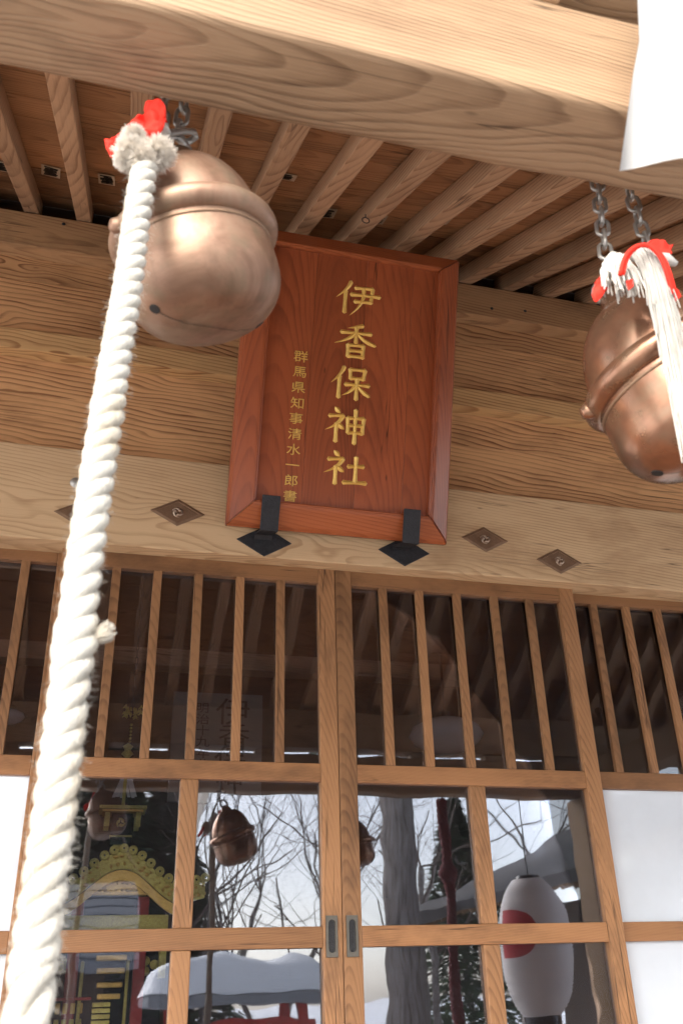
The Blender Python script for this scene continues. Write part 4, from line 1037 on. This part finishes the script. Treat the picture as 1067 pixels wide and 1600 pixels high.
# neighbouring houses
def house(x0_, x1_, y0_, y1_, zw, ridge, axis, wallm, roofm, label, over=.6, snow=True):
    t = thing('house', ((x0_+x1_)/2, (y0_+y1_)/2, 0), label, 'house')
    B = lambda n_, mt, lo, hi, bv=.01: box(n_, mt, t, lo, hi, bv)
    B('wall', wallm, (x0_, y0_, -.3), (x1_, y1_, zw))
    xm_, ym_ = (x0_+x1_)/2, (y0_+y1_)/2
    a_, b_ = (x0_-over, x1_+over); lo_y, hi_y = y0_-over, y1_+over
    if axis == 'Y':
        for sg, nm in ((-1, 'roof'), (1, 'roof')):
            e = x0_-over if sg < 0 else x1_+over
            dx, dz = (e-xm_), (zw-.1-ridge); L_ = math.hypot(dx, dz); an = math.atan2(-dz, dx)
            rt = Matrix.Rotation(an, 3, 'Y')
            o = obox(nm, roofm, t, ((e+xm_)/2, ym_, (zw-.1+ridge)/2), (L_+.1, hi_y-lo_y, .14), rt, .01)
            if snow: 
                up = rt @ Vector((0, 0, 1)); up = up if up.z > 0 else -up
                obox('roof_snow', M['snow'], t, Vector(((e+xm_)/2, ym_, (zw-.1+ridge)/2))+up*.132, (L_-.1, hi_y-lo_y-.1, .12), rt, .04)
            n_ = int((hi_y-lo_y)/.3)
            for q in range(n_):
                obox('rafter_end', M['post'], t, Vector(((e+xm_)/2, lo_y+.15+q*.3, (zw-.1+ridge)/2))-(rt @ Vector((0, 0, 1 if (rt @ Vector((0, 0, 1))).z > 0 else -1)))*.105, (L_*.98, .06, .07), rt, .004)
    else:
        for sg in (-1, 1):
            e = y0_-over if sg < 0 else y1_+over
            dy, dz = (e-ym_), (zw-.1-ridge); L_ = math.hypot(dy, dz); an = math.atan2(dz, dy)
            rt = Matrix.Rotation(an, 3, 'X'); o = obox('roof', roofm, t, (xm_, (e+ym_)/2, (zw-.1+ridge)/2), (b_-a_, L_+.1, .12), rt, .01)
            up = rt @ Vector((0, 0, 1)); up = up if up.z > 0 else -up
            for q in range(8):
                f_ = (q+.5)/8; obox('tile_course', roofm, t, Vector((xm_, e+(ym_-e)*f_, zw-.1+(ridge-zw+.1)*f_))+up*.075, (b_-a_, L_/8*.8, .03), rt, .01)
    for wx in (.3, .7):
        f = B('window', M['inner'], (x0_+(x1_-x0_)*wx-.35, y1_-.02, zw-1.5), (x0_+(x1_-x0_)*wx+.35, y1_+.03, zw-.6))
        g_ = box('pane', M['glass'], f, (x0_+(x1_-x0_)*wx-.29, y1_+.032, zw-1.44), (x0_+(x1_-x0_)*wx+.29, y1_+.036, zw-.66), 0); 
    return t
house(-4.1, .4, -14, -10.4, 2.3, 3.6, 'X', M['inner'], M['rooftile'], 'small house with grey ribbed roof behind the viewer', .5, False)
house(6.9, 9.3, -7.5, -3.6, 2.75, 4.0, 'Y', M['inner'], plain('dark_bark_roofing', (.06, .055, .055), .8, 0, .3, 12, .5), 'dark wooden house with deep eaves right of the yard', 1.9, False)
# red painted offering shed with snow on its roof, low behind the viewer
t = thing('red_shed', (1.9, -6.4, 0), 'low red painted shed with a thick cap of snow', 'shed')
for x in (1.15, 2.65):
    for y in (-6.9, -5.9): box('post', M['redlac'], t, (x-.06, y-.06, -.2), (x+.06, y+.06, 1.55), .01)
box('rail', M['redlac'], t, (1.0, -5.95, 1.25), (2.8, -5.85, 1.4), .01)
box('roof', M['rooftile'], t, (.8, -7.2, 1.55), (3.0, -5.6, 1.65), .02)
bm = bmesh.new(); bmesh.ops.create_grid(bm, x_segments=24, y_segments=18, size=1)
for v in bm.verts:
    x, y = v.co.x, v.co.y; e = (1-x**6)*(1-y**6); v.co = Vector((x*1.12, y*.82, .5*e**.5*(.85+.3*noise.noise((x*1.5, y*1.5, 2)))))
r_ = bmesh.ops.extrude_face_region(bm, geom=bm.faces[:])
for v in [q for q in r_['geom'] if isinstance(q, bmesh.types.BMVert)]: v.co.z = 0
bmesh.ops.recalc_face_normals(bm, faces=bm.faces[:])
link('snow_cap', to_mesh(bm), M['snow'], t, (0, 0, 1.652), True)
bpy.context.view_layer.update()
